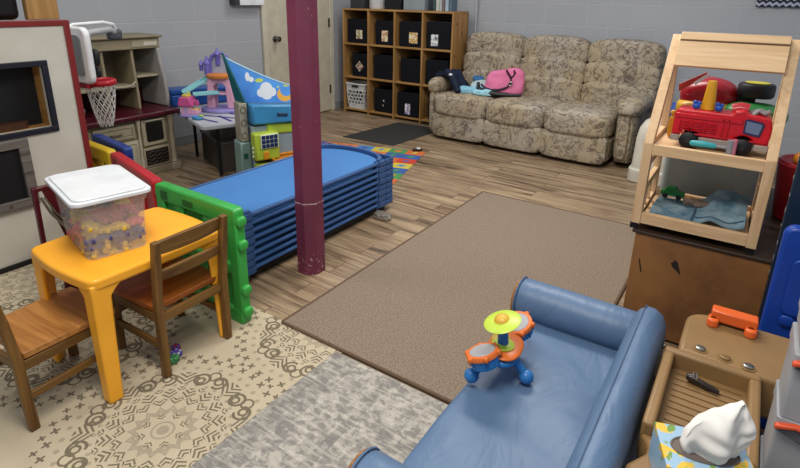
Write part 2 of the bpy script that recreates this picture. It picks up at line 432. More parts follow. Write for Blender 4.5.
# ================================================================ COTS
CB = plastic('#35588c', .45); CS = cloth('#4273ad', '#487cb8', 3, .6, .05)
CB2 = plastic('#2a4a86', .45)
def make_cot(top=False):
    t = thing('stacking_cot', 'x', 'cot', (0, 0, 0), 0, None)
    hx, hy = .275, .655
    inner = arc(0, .50, .245, 0, PI, 14, .115)
    pts = [(-p[0], -p[1]) for p in inner]
    outl = inner + pts
    m = MB().prism(outl, .022, .027); build(m, 'bed_sheet', CS, t, local=True)
    for s in (-1, 1):
        m = MB().tube([(s*.262, -.56, .022), (s*.262, .56, .022)], .0105, 8); build(m, 'side_rail', CB, t, local=True)
    for s in (-1, 1):
        m = MB(); h1 = .052 if top else .036
        a = arc(0, .50, .25, 0, PI, 16, .12); b = arc(0, .50, .272, 0, PI, 16, .142)
        wall = a+b[::-1]
        wall = [(x, s*y) for x, y in wall]
        m.prism(wall, 0, h1)
        for q in (-1, 1):                                            # corner block with a three-sided pocket
            cor = [(q*.235, s*.50), (q*.278, s*.50), (q*.278, s*.645), (q*.262, s*.655), (q*.13, s*.648)]
            m.prism(cor, 0, .006)
            m.prism([(q*.268, s*.50), (q*.278, s*.50), (q*.278, s*.645), (q*.268, s*.652)], 0, .037)
            m.prism([(q*.278, s*.643), (q*.265, s*.657), (q*.12, s*.652), (q*.12, s*.643)], 0, .037)
            m.box(*sorted((q*.24, q*.27)), *sorted((s*.485, s*.56)), 0, .037)
            m.box(*sorted((q*.272, q*.282)), *sorted((s*.575, s*.60)), .003, .03)
        build(m, 'end_cap', CB, t, local=True, bevel=.002, seg=1)
    return t
cotx, coty, cz, pitch = -2.182, 1.945, .048, .0395
words = ['lowest', 'second lowest', 'third lowest', 'fourth lowest', 'fifth lowest', 'sixth lowest', 'second from top']
cot0 = make_cot()
for k in range(8):
    if k == 0: c = cot0; c.location = (cotx, coty, cz)
    elif k < 7: c = copy_tree(cot0, (cotx+random.uniform(-.002, .002), coty+random.uniform(-.004, .004), cz+k*pitch))
    else: c = make_cot(True); c.location = (cotx, coty, cz+k*pitch)
    tag(c, 'blue stacking nap cot, topmost of the stack, its blue sheet in full view' if k == 7 else 'blue stacking nap cot, %s in the stack behind the post' % words[k], 'cot', 'blue nap cots stacked behind the post')
t = thing('cot_dolly', 'black low trolley with casters carrying the stack of blue cots', 'trolley', (cotx, coty, 0))
m = MB()
for s in (-1, 1): m.box(s*.24-.015, s*.24+.015, -.6, .6, .034, .0475); m.box(-.24, .24, s*.55-.015, s*.55+.015, .034, .0475)
build(m, 'frame', BLK, t, local=True)
for sx in (-1, 1):
    for sy in (-1, 1):
        w_ = MB().lathe([(.008, -.008), (.0165, -.007), (.0165, .007), (.008, .008)], (sx*.24, sy*.58, .0168), 14, 'X')
        build(w_, 'wheel', BLK, t, local=True)
# ball of clear wrap on the floor at the foot of the stack
m = MB().cush((0, 0, 0), (.06, .035, .022), 3, 10, fn=lambda q: q*(1+.35*noise.noise(q*60)))
for i, p in enumerate(m.v): m.v[i] = p+Vector((-1.86, 2.42, .021))
o = build(m, 'crumpled_wrap', plastic('#8f8a84', .2, alpha=.55)); tag(o, 'crumpled clear plastic wrap on the floor under the cot stack end', 'litter')
ZONE = 'sofa'
# ================================================================ BIG SOFA
def m_sofa():
    m = N('tapestry_upholstery'); v = m.map()
    f = m.noise(v, 7.5, 4, .6, 1.6); g = m.noise(v, 3.2, 3, .5, .5)
    line = m.ramp(f, [(.44, 0.), (.475, 1.), (.49, 1.), (.52, 0.)])
    blot = m.ramp(m.noise(v, 11, 4, .7, 1.), [(.56, 0.), (.66, 1.)])
    c = m.mix(m.ramp(g, [(.35, 0.), (.65, 1.)]), '#a39377', '#a69c8f')
    c = m.mix(m.math('MULTIPLY', m.ramp(m.noise(v, 20, 3), [(.4, 0.), (.7, 1.)]), .5), c, '#b3a891')
    c = m.mix(m.math('MULTIPLY', blot, .7), c, '#625853')
    c = m.mix(m.math('MULTIPLY', line, .72), c, '#4d413c')
    m.col(c); m.rough(.92); m.bump(m.noise(v, 130, 3), .3, .004); m.b.inputs['Specular IOR Level'].default_value = .15
    return m.m
SF = m_sofa()
t = thing('sofa', 'beige tapestry three seat reclining sofa against the back wall', 'sofa', (-2.79, 4.42, 0), math.radians(-3.4))
L = lambda m, name, **k: build(m, name, SF, t, local=True, **k)
W0, WS = .035, .570
SL = 3*WS
m = MB().box(.08, SL+.04, .10, .78, .045, .24); L(m, 'base', bevel=.02)
for i in range(3):
    x = W0+WS*(i+.5)
    def pill(q, a=.018):
        return Vector((q.x, q.y, q.z+(a*math.cos(q.x*5)*(1 if q.z > 0 else 0))))
    m = MB().cush((x, .075, .155), (WS/2+.003, .07, .125), 8, 10); L(m, 'footrest')
    m = MB().cush((x, .325, .345), (WS/2+.004, .34, .105), 6.5, 12, fn=pill); L(m, 'seat_cushion')
    for z, y, hz, hy in ((.52, .665, .115, .12), (.70, .70, .12, .12), (.885, .735, .125, .125)):
        m = MB().cush((.9975+(i-1)*.645, y, z), (.3265, hy, hz), 4.5 if z > .8 else 6., 12, fn=lambda q: pill(q, .02)); L(m, 'back_cushion')
m = MB().prism([(.60, .10), (.78, .10), (.85, .5), (.85, .92), (.78, .91), (.70, .6)], .05, SL+.22, 'YZ'); L(m, 'back_frame', bevel=.02)
for s, x in ((-1, -.005), (1, SL+.14)):
    hw, yc, hy = (.085, .46, .33) if s > 0 else (.055, .265, .185)
    m = MB().cush((x, yc, .27), (hw, hy, .245), 6, 8); L(m, 'arm')
    m = MB().cush((x, yc-.02, .515), (hw+(.03 if s > 0 else .015), hy+.03, .082), 2.8, 10, fn=lambda q: Vector((q.x, q.y, q.z-.04*max(0, -q.y-.1)))); L(m, 'arm_pad')
    m = MB().cush((x, yc-hy-.005, .29), (hw*.45, .022, .21), 3.5, 8); L(m, 'arm_front')
# cross over to world co-ordinates for what lies on the sofa
SM = RM[t.name]
def onsofa(x, y, z): return SM @ Vector((x, y, z))
# pink bag
p = onsofa(.625, .36, .463)
t = thing('tote_bag', 'pink bag with black straps slumped on the left sofa seat', 'bag', p, .25)
PK = cloth('#d0608f', '#e68bb0', 12, .7)
def bagf(q):
    k = .5+.5*q.z/.125
    return Vector((q.x*(1-.16*k)+.035*k+.006*noise.noise(q*14), q.y*(1-.45*k)+.012*noise.noise(q*12+Vector((3, 1, 2))), q.z*(1+.10*q.x/.2)+.010*math.sin(q.x*18)*k))
build(MB().cush((0, 0, .125), (.20, .10, .125), 4.2, 16, fn=bagf), 'body', PK, t, local=True)
def bagpt(u, v): return (u, -.112+.045*v/.25, v)
m = MB().tube([bagpt(a, b) for a, b in ((-.20, .105), (-.17, .075), (-.10, .055), (-.02, .062), (.05, .09), (.085, .135), (.075, .185), (.045, .225), (.03, .25))], .017, 8, flat=.5)
build(m, 'strap', BLK, t, local=True)
m = MB().tube([bagpt(a, b) for a, b in ((.10, .25), (.115, .225), (.10, .195), (.075, .175))], .013, 8, flat=.5); build(m, 'strap', BLK, t, local=True)
m = MB().tube([(-.235, -.06, .11), (-.225, -.10, .06), (-.15, -.118, .028), (-.02, -.116, .020), (.10, -.110, .018), (.19, -.09, .02)], [.016, .024, .026, .022, .016, .010], 8); build(m, 'base_panel', BLK, t, local=True)
m = MB().tube([(.082+.018*math.cos(a*PI/5), -.108, .125+.018*math.sin(a*PI/5)) for a in range(10)], .004, 6, closed=True); build(m, 'ring', metal(), t, local=True)
# clothes
def crumple(name, c, h, mat, label, cat, seed, rz=0, rough_=.3, n=3.2, grp=None):
    M4 = Matrix.Rotation(rz, 4, 'Z')
    m = MB().cush((0, 0, 0), h, n, 16, fn=lambda q: q*(1+rough_*noise.noise(q*11+Vector((seed, seed*2, 0)))+.5*rough_*noise.noise(q*27+Vector((seed, 0, 3)))))
    m.v = [M4 @ p for p in m.v]
    z0 = min(p.z for p in m.v); m.v = [Vector((p.x, p.y, max(p.z, z0+.3*h[2])))+Vector(c)-Vector((0, 0, z0+.3*h[2])) for p in m.v]
    return tag(build(m, name, mat), label, cat, grp)
t = thing('jacket', 'dark navy jacket draped over the left arm of the sofa', 'jacket', onsofa(.085, .30, .603), -.1); t.scale = (1.15, 1.1, 1.25)
NV = cloth('#141a2b', '#232c42', 14, .6)
def jk(u, v):
    x = -.10+.27*u; y = -.13+.25*v+.02*math.sin(u*5)
    z = .03 - max(0, (u-.35))**1.3*.26 + .014*math.sin(v*14+u*5)+.008*math.sin(u*19) - max(0, .2-u)*.12
    return (x, y, z)
build(MB().grid(14, 14, jk, (0, 0, .03)), 'body', NV, t, local=True)
build(MB().tube([(.0, -.09, .03), (.07, -.12, .02), (.13, -.155, -.05), (.17, -.17, -.10)], [.035, .034, .03, .026], 10), 'sleeve', NV, t, local=True)
build(MB().ball((.07, -.145, .025), (.02, .012, .012)), 'patch', WHT, t, local=True)
crumple('folded_shirt', onsofa(.40, .40, .462), (.13, .10, .055), cloth('#9db2b6', '#bccbcd', 10, .8), 'pale grey blue shirt bunched between navy jacket and pink bag', 'shirt', 1.3, .2)
crumple('folded_shirt', onsofa(.33, .24, .462), (.13, .06, .035), cloth('#5aa3c4', '#a8d4e2', 16, .8), 'light blue and white shirt folded at the sofa seat front edge', 'shirt', 7.7, .5)
crumple('towel', onsofa(.50, .22, .462), (.11, .05, .033), cloth('#7bbcd2', '#b5dde6', 14, .8), 'small aqua towel rolled next to the pink bag strap', 'towel', 4.1, .6)
t = crumple('jeans_bundle', onsofa(.30, .47, .462), (.06, .05, .075), cloth('#2f5f92', '#41719f', 16, .8), 'small mid blue cloth standing against the navy jacket', 'cloth', 2.2, .3)

ZONE = 'cubby'
# ================================================================ CUBBY SHELF
CW = wood('#8d6636', '#b98f58', 'Z', .9, .5); CWX = wood('#8d6636', '#b98f58', 'X', .9, .5)
CX0, CX1, CY0, CY1, CZ = -4.415, -2.865, 4.95, 5.29, 1.225
t = thing('cubby_shelf', 'pine cubby shelf of twelve square openings in the far corner', 'shelf', ((CX0+CX1)/2, (CY0+CY1)/2, 0))
th = .02; cw = (CX1-CX0-th)/4; ch = (CZ-.03-th)/3
for i in range(5):
    x = CX0+i*cw; build(MB().box(x, x+th, CY0, CY1, 0, CZ-th if 0 < i < 4 else CZ-th), 'side_panel' if i in (0, 4) else 'divider', CW, t, bevel=.002, seg=1)
for j in range(4):
    z = .03+j*ch
    if j == 3: build(MB().box(CX0, CX1, CY0, CY1, CZ-th, CZ), 'top_panel', CWX, t, bevel=.002, seg=1)
    else:
        for i in range(4):
            build(MB().box(CX0+i*cw+th, CX0+(i+1)*cw, CY0+.003, CY1, z, z+th), 'shelf_board', CWX, t, bevel=.002, seg=1)
build(MB().box(CX0+th, CX1, CY1-.006, CY1, .05, CZ-th), 'back_panel', wood('#4e3820', '#6d4f2c', 'X', .9, .6), t)
m = MB()
for y, z in ((5.03, 1.10), (5.15, 1.0), (5.01, .77), (5.2, .62), (5.07, .45)): m.lathe([(.012, 0), (.012, .0012)], (CX1, y, z), 10, 'X')
build(m, 'knot', plastic('#2f1b0d', .6), t)
FB = cloth('#0e0f14', '#191b21', 40, .85)
def sticker_mat(k):
    key = ('st', k)
    if key in MC: return MC[key]
    m = N('sticker'); v = m.map()
    c = [('#d9cfae', '#7d6a3a', '#2a2a22'), ('#e6d9b8', '#b5702e', '#33322c'), ('#e8dcc0', '#c79a3e', '#b0504a'), ('#e4e6e4', '#9aa2a4', '#1e2022'), ('#c9bca8', '#8d5a44', '#3b2a24'), ('#e8e6e8', '#6d5aa8', '#c8a832')][k]
    m.col(m.ramp(m.noise(m.map(loc=(k*3, 0, 0)), 22, 3), [(.42, c[0]), (.5, c[1]), (.58, c[0]), (.62, c[2])], 'CONSTANT')); m.rough(.5)
    MC[key] = m.m; return m.m
def bin_(i, j, w, h, dx, label, st=None, setb=.03, rot=0.):
    x0 = CX0+i*cw+th; zc = .03+(2-j)*ch+th+.001
    cx = x0+(cw-th)/2+dx; y0 = CY0+setb
    t = thing('fabric_bin', label, 'bin', (cx, y0+.14, zc), rot, 'black fabric bins in the cubby shelf')
    wl = .012
    m = MB().box(-w/2, w/2, -.13, .13, 0, .008)
    for a in ((-w/2, w/2, -.13, -.13+wl), (-w/2, w/2, .13-wl, .13), (-w/2, -w/2+wl, -.13+wl, .13-wl), (w/2-wl, w/2, -.13+wl, .13-wl)): m.box(*a, .008, h)
    build(m, 'body', FB, t, local=True, bevel=.004)
    m = MB().tube([(-w/2, -.130, h), (w/2, -.130, h), (w/2, .130, h), (-w/2, .130, h)], .004, 6, closed=True); build(m, 'rim', BLK, t, local=True)
    if st is not None:
        k, sx, sz, sw, sh, r = st
        mm = MB(); c_, s_ = math.cos(r), math.sin(r)
        mm.prism([(sx+a*c_-b*s_, sz+a*s_+b*c_) for a, b in ((-sw/2, -sh/2), (sw/2, -sh/2), (sw/2, sh/2), (-sw/2, sh/2))], -.1325, -.131, 'XZ')
        build(mm, 'sticker', sticker_mat(k), t, local=True)
    return t
rows = ['top', 'middle', 'bottom']; cols = ['first', 'second', 'third', 'fourth']
bin_(0, 0, .30, .27, .0, 'black fabric bin with olive picture sticker, top row, at the wall corner end', (0, .03, .10, .095, .10, 0))
bin_(1, 0, .27, .265, .03, 'black fabric bin with tall cream and orange picture, top row, second opening', (1, .0, .10, .09, .12, 0))
bin_(2, 0, .30, .27, .01, 'black fabric bin with wide yellowish picture, top row, third opening', (2, .04, .10, .115, .115, 0))
bin_(3, 0, .31, .28, .0, 'black fabric bin with white card and black figure, top row beside the side panel', (3, -.05, .09, .09, .12, 0))
bin_(0, 1, .25, .27, .04, 'black fabric bin with a tilted brown sticker, middle row, left opening', (4, -.01, .12, .09, .09, PI/4))
bin_(1, 1, .30, .275, .02, 'plain black fabric bin filling the middle row, second opening', None)
bin_(2, 1, .29, .26, .025, 'plain black fabric bin in the middle row, third opening', None)
bin_(3, 1, .28, .27, -.01, 'black fabric bin with thin grey rim, middle row behind the sofa arm', None)
t = bin_(1, 2, .28, .27, .02, 'black fabric bin with two little white spots, bottom row', None)
build(MB().box(-.005, .01, -.133, -.131, .13, .15).box(-.01, .002, -.133, -.131, .075, .09), 'spot', WHT, t, local=True)
bin_(2, 2, .29, .275, .01, 'black fabric bin with purple and yellow sticker, bottom row', (5, .0, .09, .075, .12, 0), 0.005)
bin_(3, 2, .26, .27, .03, 'black fabric bin, bottom row, mostly behind the sofa arm', None)
# laundry basket
t = thing('laundry_basket', 'white plastic laundry basket with oval holes in the lowest cubby', 'basket', (CX0+cw/2+.0, CY0+.12, .052))
wp = plastic('#d9dbd9', .45)
m = MB(); hh = .30
def wall(axis, s):
    """a wall of bars and slot rows, leaving rows of holes"""
    n, rws = 5, 4
    for k in range(n+1):
        a = -.125+.25*k/n
        for r in range(1, rws+1): pass
    def P(a, z):
        w_ = .118+.03*z/hh; d_ = .10+.02*z/hh
        return (a*w_/.125, s*d_, z) if axis == 0 else (s*w_, a*d_/.125, z)
    for z0, z1 in ((0, .055), (.225, hh)):
        q = [P(-.125, z0), P(.125, z0), P(.125, z1), P(-.125, z1)]; nn = Vector((0, s, 0) if axis == 0 else (s, 0, 0))*.004
        m.add(q+[Vector(p)-nn for p in q], [(0,1,2,3),(7,6,5,4),(0,4,5,1),(1,5,6,2),(2,6,7,3),(3,7,4,0)])
    for r in range(5):
        z = .055+.0425*r
        m.beam(P(-.125, z), P(.125, z), .004, .011)
        if r < 4:
            for k in range(n+1+(r % 2)):
                a = -.125+.25*(k-(.5 if r % 2 else 0))/n; a = max(-.122, min(.122, a))
                m.beam(P(a, z), P(a, z+.0425), .012 if axis == 0 else .004, .004 if axis == 0 else .012, (0, 1, 0))
for ax in (0, 1):
    for s in (-1, 1): wall(ax, s)
m.box(-.12, .12, -.10, .10, 0, .006)
build(m, 'body', wp, t, local=True, smooth=False)
m = MB().tube([(x, y, hh) for x, y in rrect(-.155, .155, -.125, .125, .03)], .009, 8, closed=True); build(m, 'rim', wp, t, local=True)
build(MB().box(-.05, .05, -.131, -.122, .262, .283), 'handle_slot', BLK, t, local=True)
# things standing on the cubby
TZ = CZ+.001
def jar(name, x, y, r, h, mat, label, cat, lid=None, y2=None):
    t = thing(name, label, cat, (x, y, TZ))
    build(MB().lathe([(r*.96, 0), (r, .006), (r, h-.01), (r*.9, h)], (0, 0, 0), 20), 'body', mat, t, local=True)
    if lid: build(MB().lathe([(r*.95, h+.0005), (r*.95, h+.016), (r*.85, h+.02)], (0, 0, 0), 20), 'lid', lid, t, local=True)
    return t
def crate(name, x0, x1, y0, y1, h, mat, label, cat, lid=None):
    t = thing(name, label, cat, ((x0+x1)/2, (y0+y1)/2, TZ))
    a, b = (x1-x0)/2, (y1-y0)/2; m = MB().box(-a, a, -b, b, 0, .005)
    for q in ((-a, a, -b, -b+.005), (-a, a, b-.005, b), (-a, -a+.005, -b+.005, b-.005), (a-.005, a, -b+.005, b-.005)): m.box(*q, .005, h)
    build(m, 'body', mat, t, local=True, bevel=.003, seg=1)
    build(MB().box(-a-.006, a+.006, -b-.006, b+.006, h+.0005, h+.012), 'lid', lid or mat, t, local=True, bevel=.003, seg=1)
    return t
crate('storage_box', -4.33, -4.12, 5.0, 5.2, .10, plastic('#34353a', .5), 'low dark grey box on top of the cubby shelf, at the left end', 'box')
jar('bucket', -3.98, 5.09, .10, .22, plastic('#cfd1d0', .4), 'round white bucket on top of the cubby shelf', 'bucket', WHT)
crate('toolbox', -3.83, -3.60, 5.02, 5.22, .13, plastic('#15161c', .4), 'black case on top of the cubby shelf beside the white bucket', 'case')
crate('clear_box', -3.55, -3.27, 5.0, 5.24, .17, plastic('#a9b2b8', .2, alpha=.5), 'clear plastic box on top of the cubby shelf', 'box', plastic('#8e979d', .3))
jar('bottle', -3.22, 5.05, .022, .16, plastic('#27333a', .3), 'dark slim bottle on the cubby beside the clear box', 'bottle', BLK)
jar('bottle', -3.175, 5.07, .02, .15, plastic('#3f5a58', .3), 'teal slim bottle on top of the cubby shelf', 'bottle', BLK)
jar('jar', -3.115, 5.05, .03, .12, plastic('#bfc6bd', .3), 'pale jar on top of the cubby near its right end', 'jar', plastic('#4c7f55'))
for k, (x, w_, c, lb) in enumerate(((-3.06, .022, '#b8bcc2', 'thin pale grey'), (-3.03, .03, '#7a6f6c', 'brownish grey'), (-2.985, .04, '#a9b6c4', 'light blue'), (-2.94, .025, '#5d7486', 'slate blue'))):
    m = MB().box(x-w_/2, x+w_/2, 5.0, 5.13, TZ, TZ+.19); o = build(m, 'carton', plastic(c, .5), bevel=.002)
    tag(o, '%s carton standing upright at the right end of the cubby top' % lb, 'carton', 'cartons at the right end of the cubby top')

ZONE = ''
# ================================================================ WALL ITEMS
t = thing('paper_holder', 'white paper tray with dark end mounted high on the left wall', 'holder', (XL+.04, 3.56, 1.2))
build(MB().box(XL+.001, XL+.075, 3.42, 3.715, 1.200, 1.33), 'body', WHT, t, bevel=.004)
build(MB().box(XL+.001, XL+.08, 3.36, 3.418, 1.203, 1.33), 'end_block', plastic('#3b3b40'), t, bevel=.003)
def m_zig():
    m = N('chevron_cloth'); x = m.xyz(m.tc.outputs['Object'])
    z = m.math('ADD', x[2], m.math('MULTIPLY', m.math('PINGPONG', x[0], .022), .8))
    s = m.math('FRACT', m.math('MULTIPLY', z, 24.))
    m.col(m.mix(m.math('GREATER_THAN', s, .5), '#1d2230', '#aab0bf')); m.rough(.9); return m.m
m = MB().grid(40, 12, lambda u, v: (-.115+.7*u, YB-.02-.006*math.sin(u*40), 1.275+.5*v), (0, .004, 0))
o = build(m, 'wall_hanging', m_zig()); tag(o, 'dark and white chevron cloth hanging on the back wall, upper right', 'hanging')
ZONE = 'kitchen'
# ================================================================ TOY KITCHEN
TAN = plastic('#93876c', .5); TAN2 = plastic('#a69c84', .5); MAR = plastic('#4b1420', .3); IV = plastic('#b9b39d', .45)
t = thing('toy_kitchen', 'tan and maroon toy kitchen with tall hutch against the left wall', 'toy kitchen', (-4.12, 2.02, 0))
m = MB().box(-4.36, -3.92, 1.52, 2.38, 0, .455).box(-3.925, -3.895, 1.53, 2.37, 0, .06); build(m, 'cabinet_body', TAN, t, bevel=.006)
m = MB().box(-4.37, -3.86, 1.50, 2.42, .455, .495).box(-4.375, -4.33, 1.50, 2.42, .495, .62); build(m, 'worktop', MAR, t, bevel=.012)
m = MB().cush((-4.12, 1.72, .492), (.12, .13, .012), 3, 8); build(m, 'sink', plastic('#3a0d17', .2), t)
m = MB().tube([(-4.28, 1.74, .495), (-4.28, 1.74, .60), (-4.24, 1.75, .635), (-4.16, 1.76, .635), (-4.13, 1.76, .60)], .012, 10); build(m, 'faucet', plastic('#a8a49a', .3), t)
for y in (1.64, 1.86): build(MB().lathe([(.014, .495), (.016, .515), (.01, .525)], (-4.26, y, 0)), 'tap_handle', plastic('#a8a49a', .3), t)
def relief(name, y0, y1, z0, z1, mat, handle=None):
    m = MB().box(-3.921, -3.902, y0, y1, z0, z1)
    m.box(-3.902, -3.894, y0+.012, y1-.012, z0+.012, z0+.022).box(-3.902, -3.894, y0+.012, y1-.012, z1-.022, z1-.012)
    m.box(-3.902, -3.894, y0+.012, y0+.022, z0+.022, z1-.022).box(-3.902, -3.894, y1-.022, y1-.012, z0+.022, z1-.022)
    m.box(-3.902, -3.897, y0+.032, y1-.032, z0+.032, z1-.032)
    d = build(m, name, mat, t, bevel=.004)
    if handle: build(MB().tube(handle, .006, 8), 'handle', plastic('#5c5646', .4), d)
relief('drawer', 1.74, 2.045, .315, .425, TAN2, [(-3.894, 1.85, .37), (-3.88, 1.86, .368), (-3.88, 1.93, .368), (-3.894, 1.94, .37)])
relief('door', 1.76, 1.895, .07, .295, IV, [(-3.894, 1.875, .22), (-3.88, 1.875, .215), (-3.88, 1.875, .16), (-3.894, 1.875, .155)])
relief('door', 1.915, 2.06, .07, .295, IV, [(-3.894, 1.935, .22), (-3.88, 1.935, .215), (-3.88, 1.935, .16), (-3.894, 1.935, .155)])
m = MB().box(-3.921, -3.90, 2.10, 2.30, .235, .44); ov = build(m, 'oven_door', TAN2, t, bevel=.005)
build(MB().prism(rrect(2.13, 2.27, .265, .415, .015), -3.90, -3.896, 'YZ'), 'window', plastic('#1e1b18', .2), ov)
build(MB().tube([(-3.90, 2.12, .43), (-3.885, 2.125, .43), (-3.885, 2.275, .43), (-3.90, 2.28, .43)], .005, 8), 'handle', IV, ov)
m = MB().box(-3.921, -3.90, 2.09, 2.31, .065, .215); g_ = build(m, 'drawer', TAN2, t, bevel=.004)
m = MB().box(-3.90, -3.897, 2.105, 2.295, .08, .20); build(m, 'grille', plastic('#1f1814', .5), g_)
m = MB()
for k in range(4): m.tube([(-3.894, 2.11+.18*q/12, .097+.028*k+.007*math.sin(q*1.6+k)) for q in range(13)], .0035, 6)
build(m, 'grille', plastic('#4a3b30', .5), g_)
for y in (2.345, 1.56, 2.075):
    pf = [(.026, .06), (.03, .07), (.02, .09), (.026, .12), (.017, .16), (.021, .26), (.016, .36), (.025, .39), (.02, .41), (.03, .43), (.03, .455)]
    build(MB().lathe([(r*(1 if y > 2.2 else .6), z) for r, z in pf], (-3.905, y, 0), 14), 'turned_post', IV if y < 2.3 else TAN2, t)
for y0, y1 in ((2.31, 2.385), (1.53, 1.59)): build(MB().box(-3.93, -3.875, y0, y1, 0, .06), 'foot', TAN2, t, bevel=.006)
# hutch
HT = TAN
m = MB()
def sidep(y, y2, depth=.0):
    pts = [(-4.36, .496), (-4.05, .496), (-4.05, .60), (-4.06, .74), (-4.07, .90), (-4.07, .95), (-4.36, .95)]
    m.prism(pts, y, y2, 'XZ')
sidep(1.955, 1.975); sidep(2.185, 2.205); build(m, 'hutch_divider', TAN, t, bevel=.004)
m = MB(); m.prism([(-4.36, .496), (-4.0, .496), (-3.98, .58), (-3.99, .72), (-4.03, .86), (-4.04, .95), (-4.36, .95)], 2.385, 2.415, 'XZ'); build(m, 'hutch_side', plastic('#9d9a94', .45), t, bevel=.01)
m = MB(); m.prism([(-4.36, .496), (-4.04, .496), (-4.04, .60), (-4.08, .74), (-4.09, .95), (-4.36, .95)], 1.74, 1.77, 'XZ'); build(m, 'hutch_side', TAN, t, bevel=.006)
build(MB().box(-4.372, -4.35, 1.74, 2.415, .62, .95), 'hutch_back', plastic('#7d715a', .5), t)
m = MB().box(-4.35, -4.055, 1.975, 2.185, .665, .685).box(-4.35, -4.05, 2.205, 2.385, .735, .75).box(-4.35, -4.07, 1.77, 1.955, .665, .685); build(m, 'hutch_shelf', TAN2, t, bevel=.004)
m = MB(); m.tube([(-4.045, 1.98, .71), (-4.035, 2.02, .685), (-4.033, 2.08, .68), (-4.035, 2.14, .685), (-4.045, 2.18, .71)], .008, 8); build(m, 'shelf_lip', TAN2, t)
m = MB().box(-4.37, -4.05, 1.73, 2.42, .95, 1.03); build(m, 'cornice', TAN, t, bevel=.006)
m = MB().box(-4.38, -4.02, 1.715, 2.435, 1.03, 1.05); build(m, 'cornice_cap', plastic('#857a61', .5), t, bevel=.008)
m = MB().box(-4.052, -4.044, 2.19, 2.40, .965, 1.015); build(m, 'cornice_panel', TAN2, t, bevel=.004)
build(MB().box(-4.0445, -4.042, 2.285, 2.39, .975, 1.003), 'name_plate', plastic('#c8c3b3', .3), t, bevel=.002)

ZONE = 'hoop'
# ================================================================ BASKETBALL HOOP
t = thing('toy_basketball_hoop', 'toy basketball hoop, white backboard and red rim, beside the white panel', 'basketball hoop', (-3.60, 1.68, 0))
GRY = plastic('#7c8084', .4)
m = MB().prism([(x, z) for x, z in rrect(-3.78, -3.30, .84, 1.165, .05)], 1.50, 1.538, 'XZ'); build(m, 'backboard', WHT, t, bevel=.01)
m = MB().prism([(x, z) for x, z in rrect(-3.73, -3.35, .89, 1.12, .03)], 1.492, 1.50, 'XZ'); build(m, 'back_plate', GRY, t)
RED = plastic('#b81d2b', .35)
rc = (-3.48, 1.640, .825)
m = MB().tube([(rc[0]+.085*math.cos(k*PI/14), rc[1]+.085*math.sin(k*PI/14), rc[2]) for k in range(28)], .010, 8, closed=True, flat=1.8)
m.box(-3.56, -3.44, 1.538, 1.58, .80, .85); build(m, 'rim', RED, t)
m = MB()
NN = 12
for k in range(NN):
    for sgn in (-1, 1):
        pts = []
        for q in range(9):
            s_ = q/8; r = .084*(1-s_)**.8+.034*s_; a = 2*PI*k/NN+sgn*s_*2.1
            pts.append((rc[0]+r*math.cos(a), rc[1]+r*math.sin(a), rc[2]-.01-.27*s_))
        m.tube(pts, .0028, 5)
build(m, 'net', plastic('#c9c5bf', .6), t)
m = MB().tube([(-3.62, 1.53, 1.12), (-3.62, 1.60, 1.165), (-3.61, 1.78, 1.175), (-3.62, 1.85, 1.16), (-3.64, 1.875, 1.12)], .011, 10)
build(m, 'arm', WHT, t)
m = MB().tube([(-3.55, 1.53, 1.08), (-3.55, 1.67, 1.12), (-3.60, 1.81, 1.13), (-3.64, 1.86, 1.11)], .020, 10); build(m, 'arm', plastic('#a9acac', .4), t)
build(MB().cush((-3.65, 1.865, 1.095), (.03, .045, .035), 4, 8), 'joint', plastic('#4c4f57', .4), t)
m = MB().tube([(-3.62, 1.465, .03), (-3.62, 1.465, 1.0)], .024, 12); build(m, 'pole', plastic('#3b3a3c', .4), t)
build(MB().cush((-3.60, 1.50, .045), (.12, .09, .045), 5, 8), 'base', plastic('#3a3d46', .4), t)
m = MB().cush((-3.36, 1.575, .99), (.03, .018, .05), 3, 6).cush((-3.36, 1.578, .90), (.022, .015, .03), 3, 6); build(m, 'clamp', BLK, t)

ZONE = 'stage'
# ================================================================ WHITE PUPPET STAGE PANEL
def m_white_board():
    m = N('old_white_paint'); v = m.map()
    c = m.mix(m.ramp(m.noise(v, 4, 4), [(.35, 0.), (.7, 1.)]), '#bdb9ab', '#cbc8bb')
    c = m.mix(m.math('MULTIPLY', m.ramp(m.noise(v, 70, 2, .5), [(.70, 0.), (.74, 1.)]), .5), c, '#8b8068')
    m.col(c); m.rough(.5); return m.m
t = thing('puppet_stage', 'white puppet stage panel with red edge trim and dark window opening', 'puppet stage', (-3.15, .85, 0))
PY0, PY1, PZ = .25, 1.325, 1.225
WY0, WY1, WZ0, WZ1 = .55, 1.19, .715, 1.03
m = MB()
m.box(-3.02, -2.995, PY0, PY1, .0, WZ0).box(-3.02, -2.995, PY0, PY1, WZ1, PZ).box(-3.02, -2.995, PY0, WY0, WZ0, WZ1).box(-3.02, -2.995, WY1, PY1, WZ0, WZ1)
build(m, 'front_panel', m_white_board(), t)
RT = plastic('#7d2320', .45)
m = MB().box(-3.03, -2.987, PY1, PY1+.03, 0, PZ+.028).box(-3.03, -2.987, PY0, PY1, PZ, PZ+.028); build(m, 'trim', RT, t, bevel=.003)
m = MB().box(-3.0, -2.98, PY0, PY1, 0, .03); build(m, 'base_strip', BLK, t)
BF = plastic('#161826', .5); m = MB(); e = .028
m.box(-3.0, -2.982, WY0-e, WY1+e, WZ1, WZ1+e).box(-3.0, -2.982, WY0-e, WY1+e, WZ0-e, WZ0).box(-3.0, -2.982, WY1, WY1+e, WZ0, WZ1).box(-3.0, -2.982, WY0-e, WY0, WZ0, WZ1)
build(m, 'window_frame', BF, t, bevel=.003)
GOLD = wood('#8a5f2c', '#b98a4d', 'X', 1, .5)
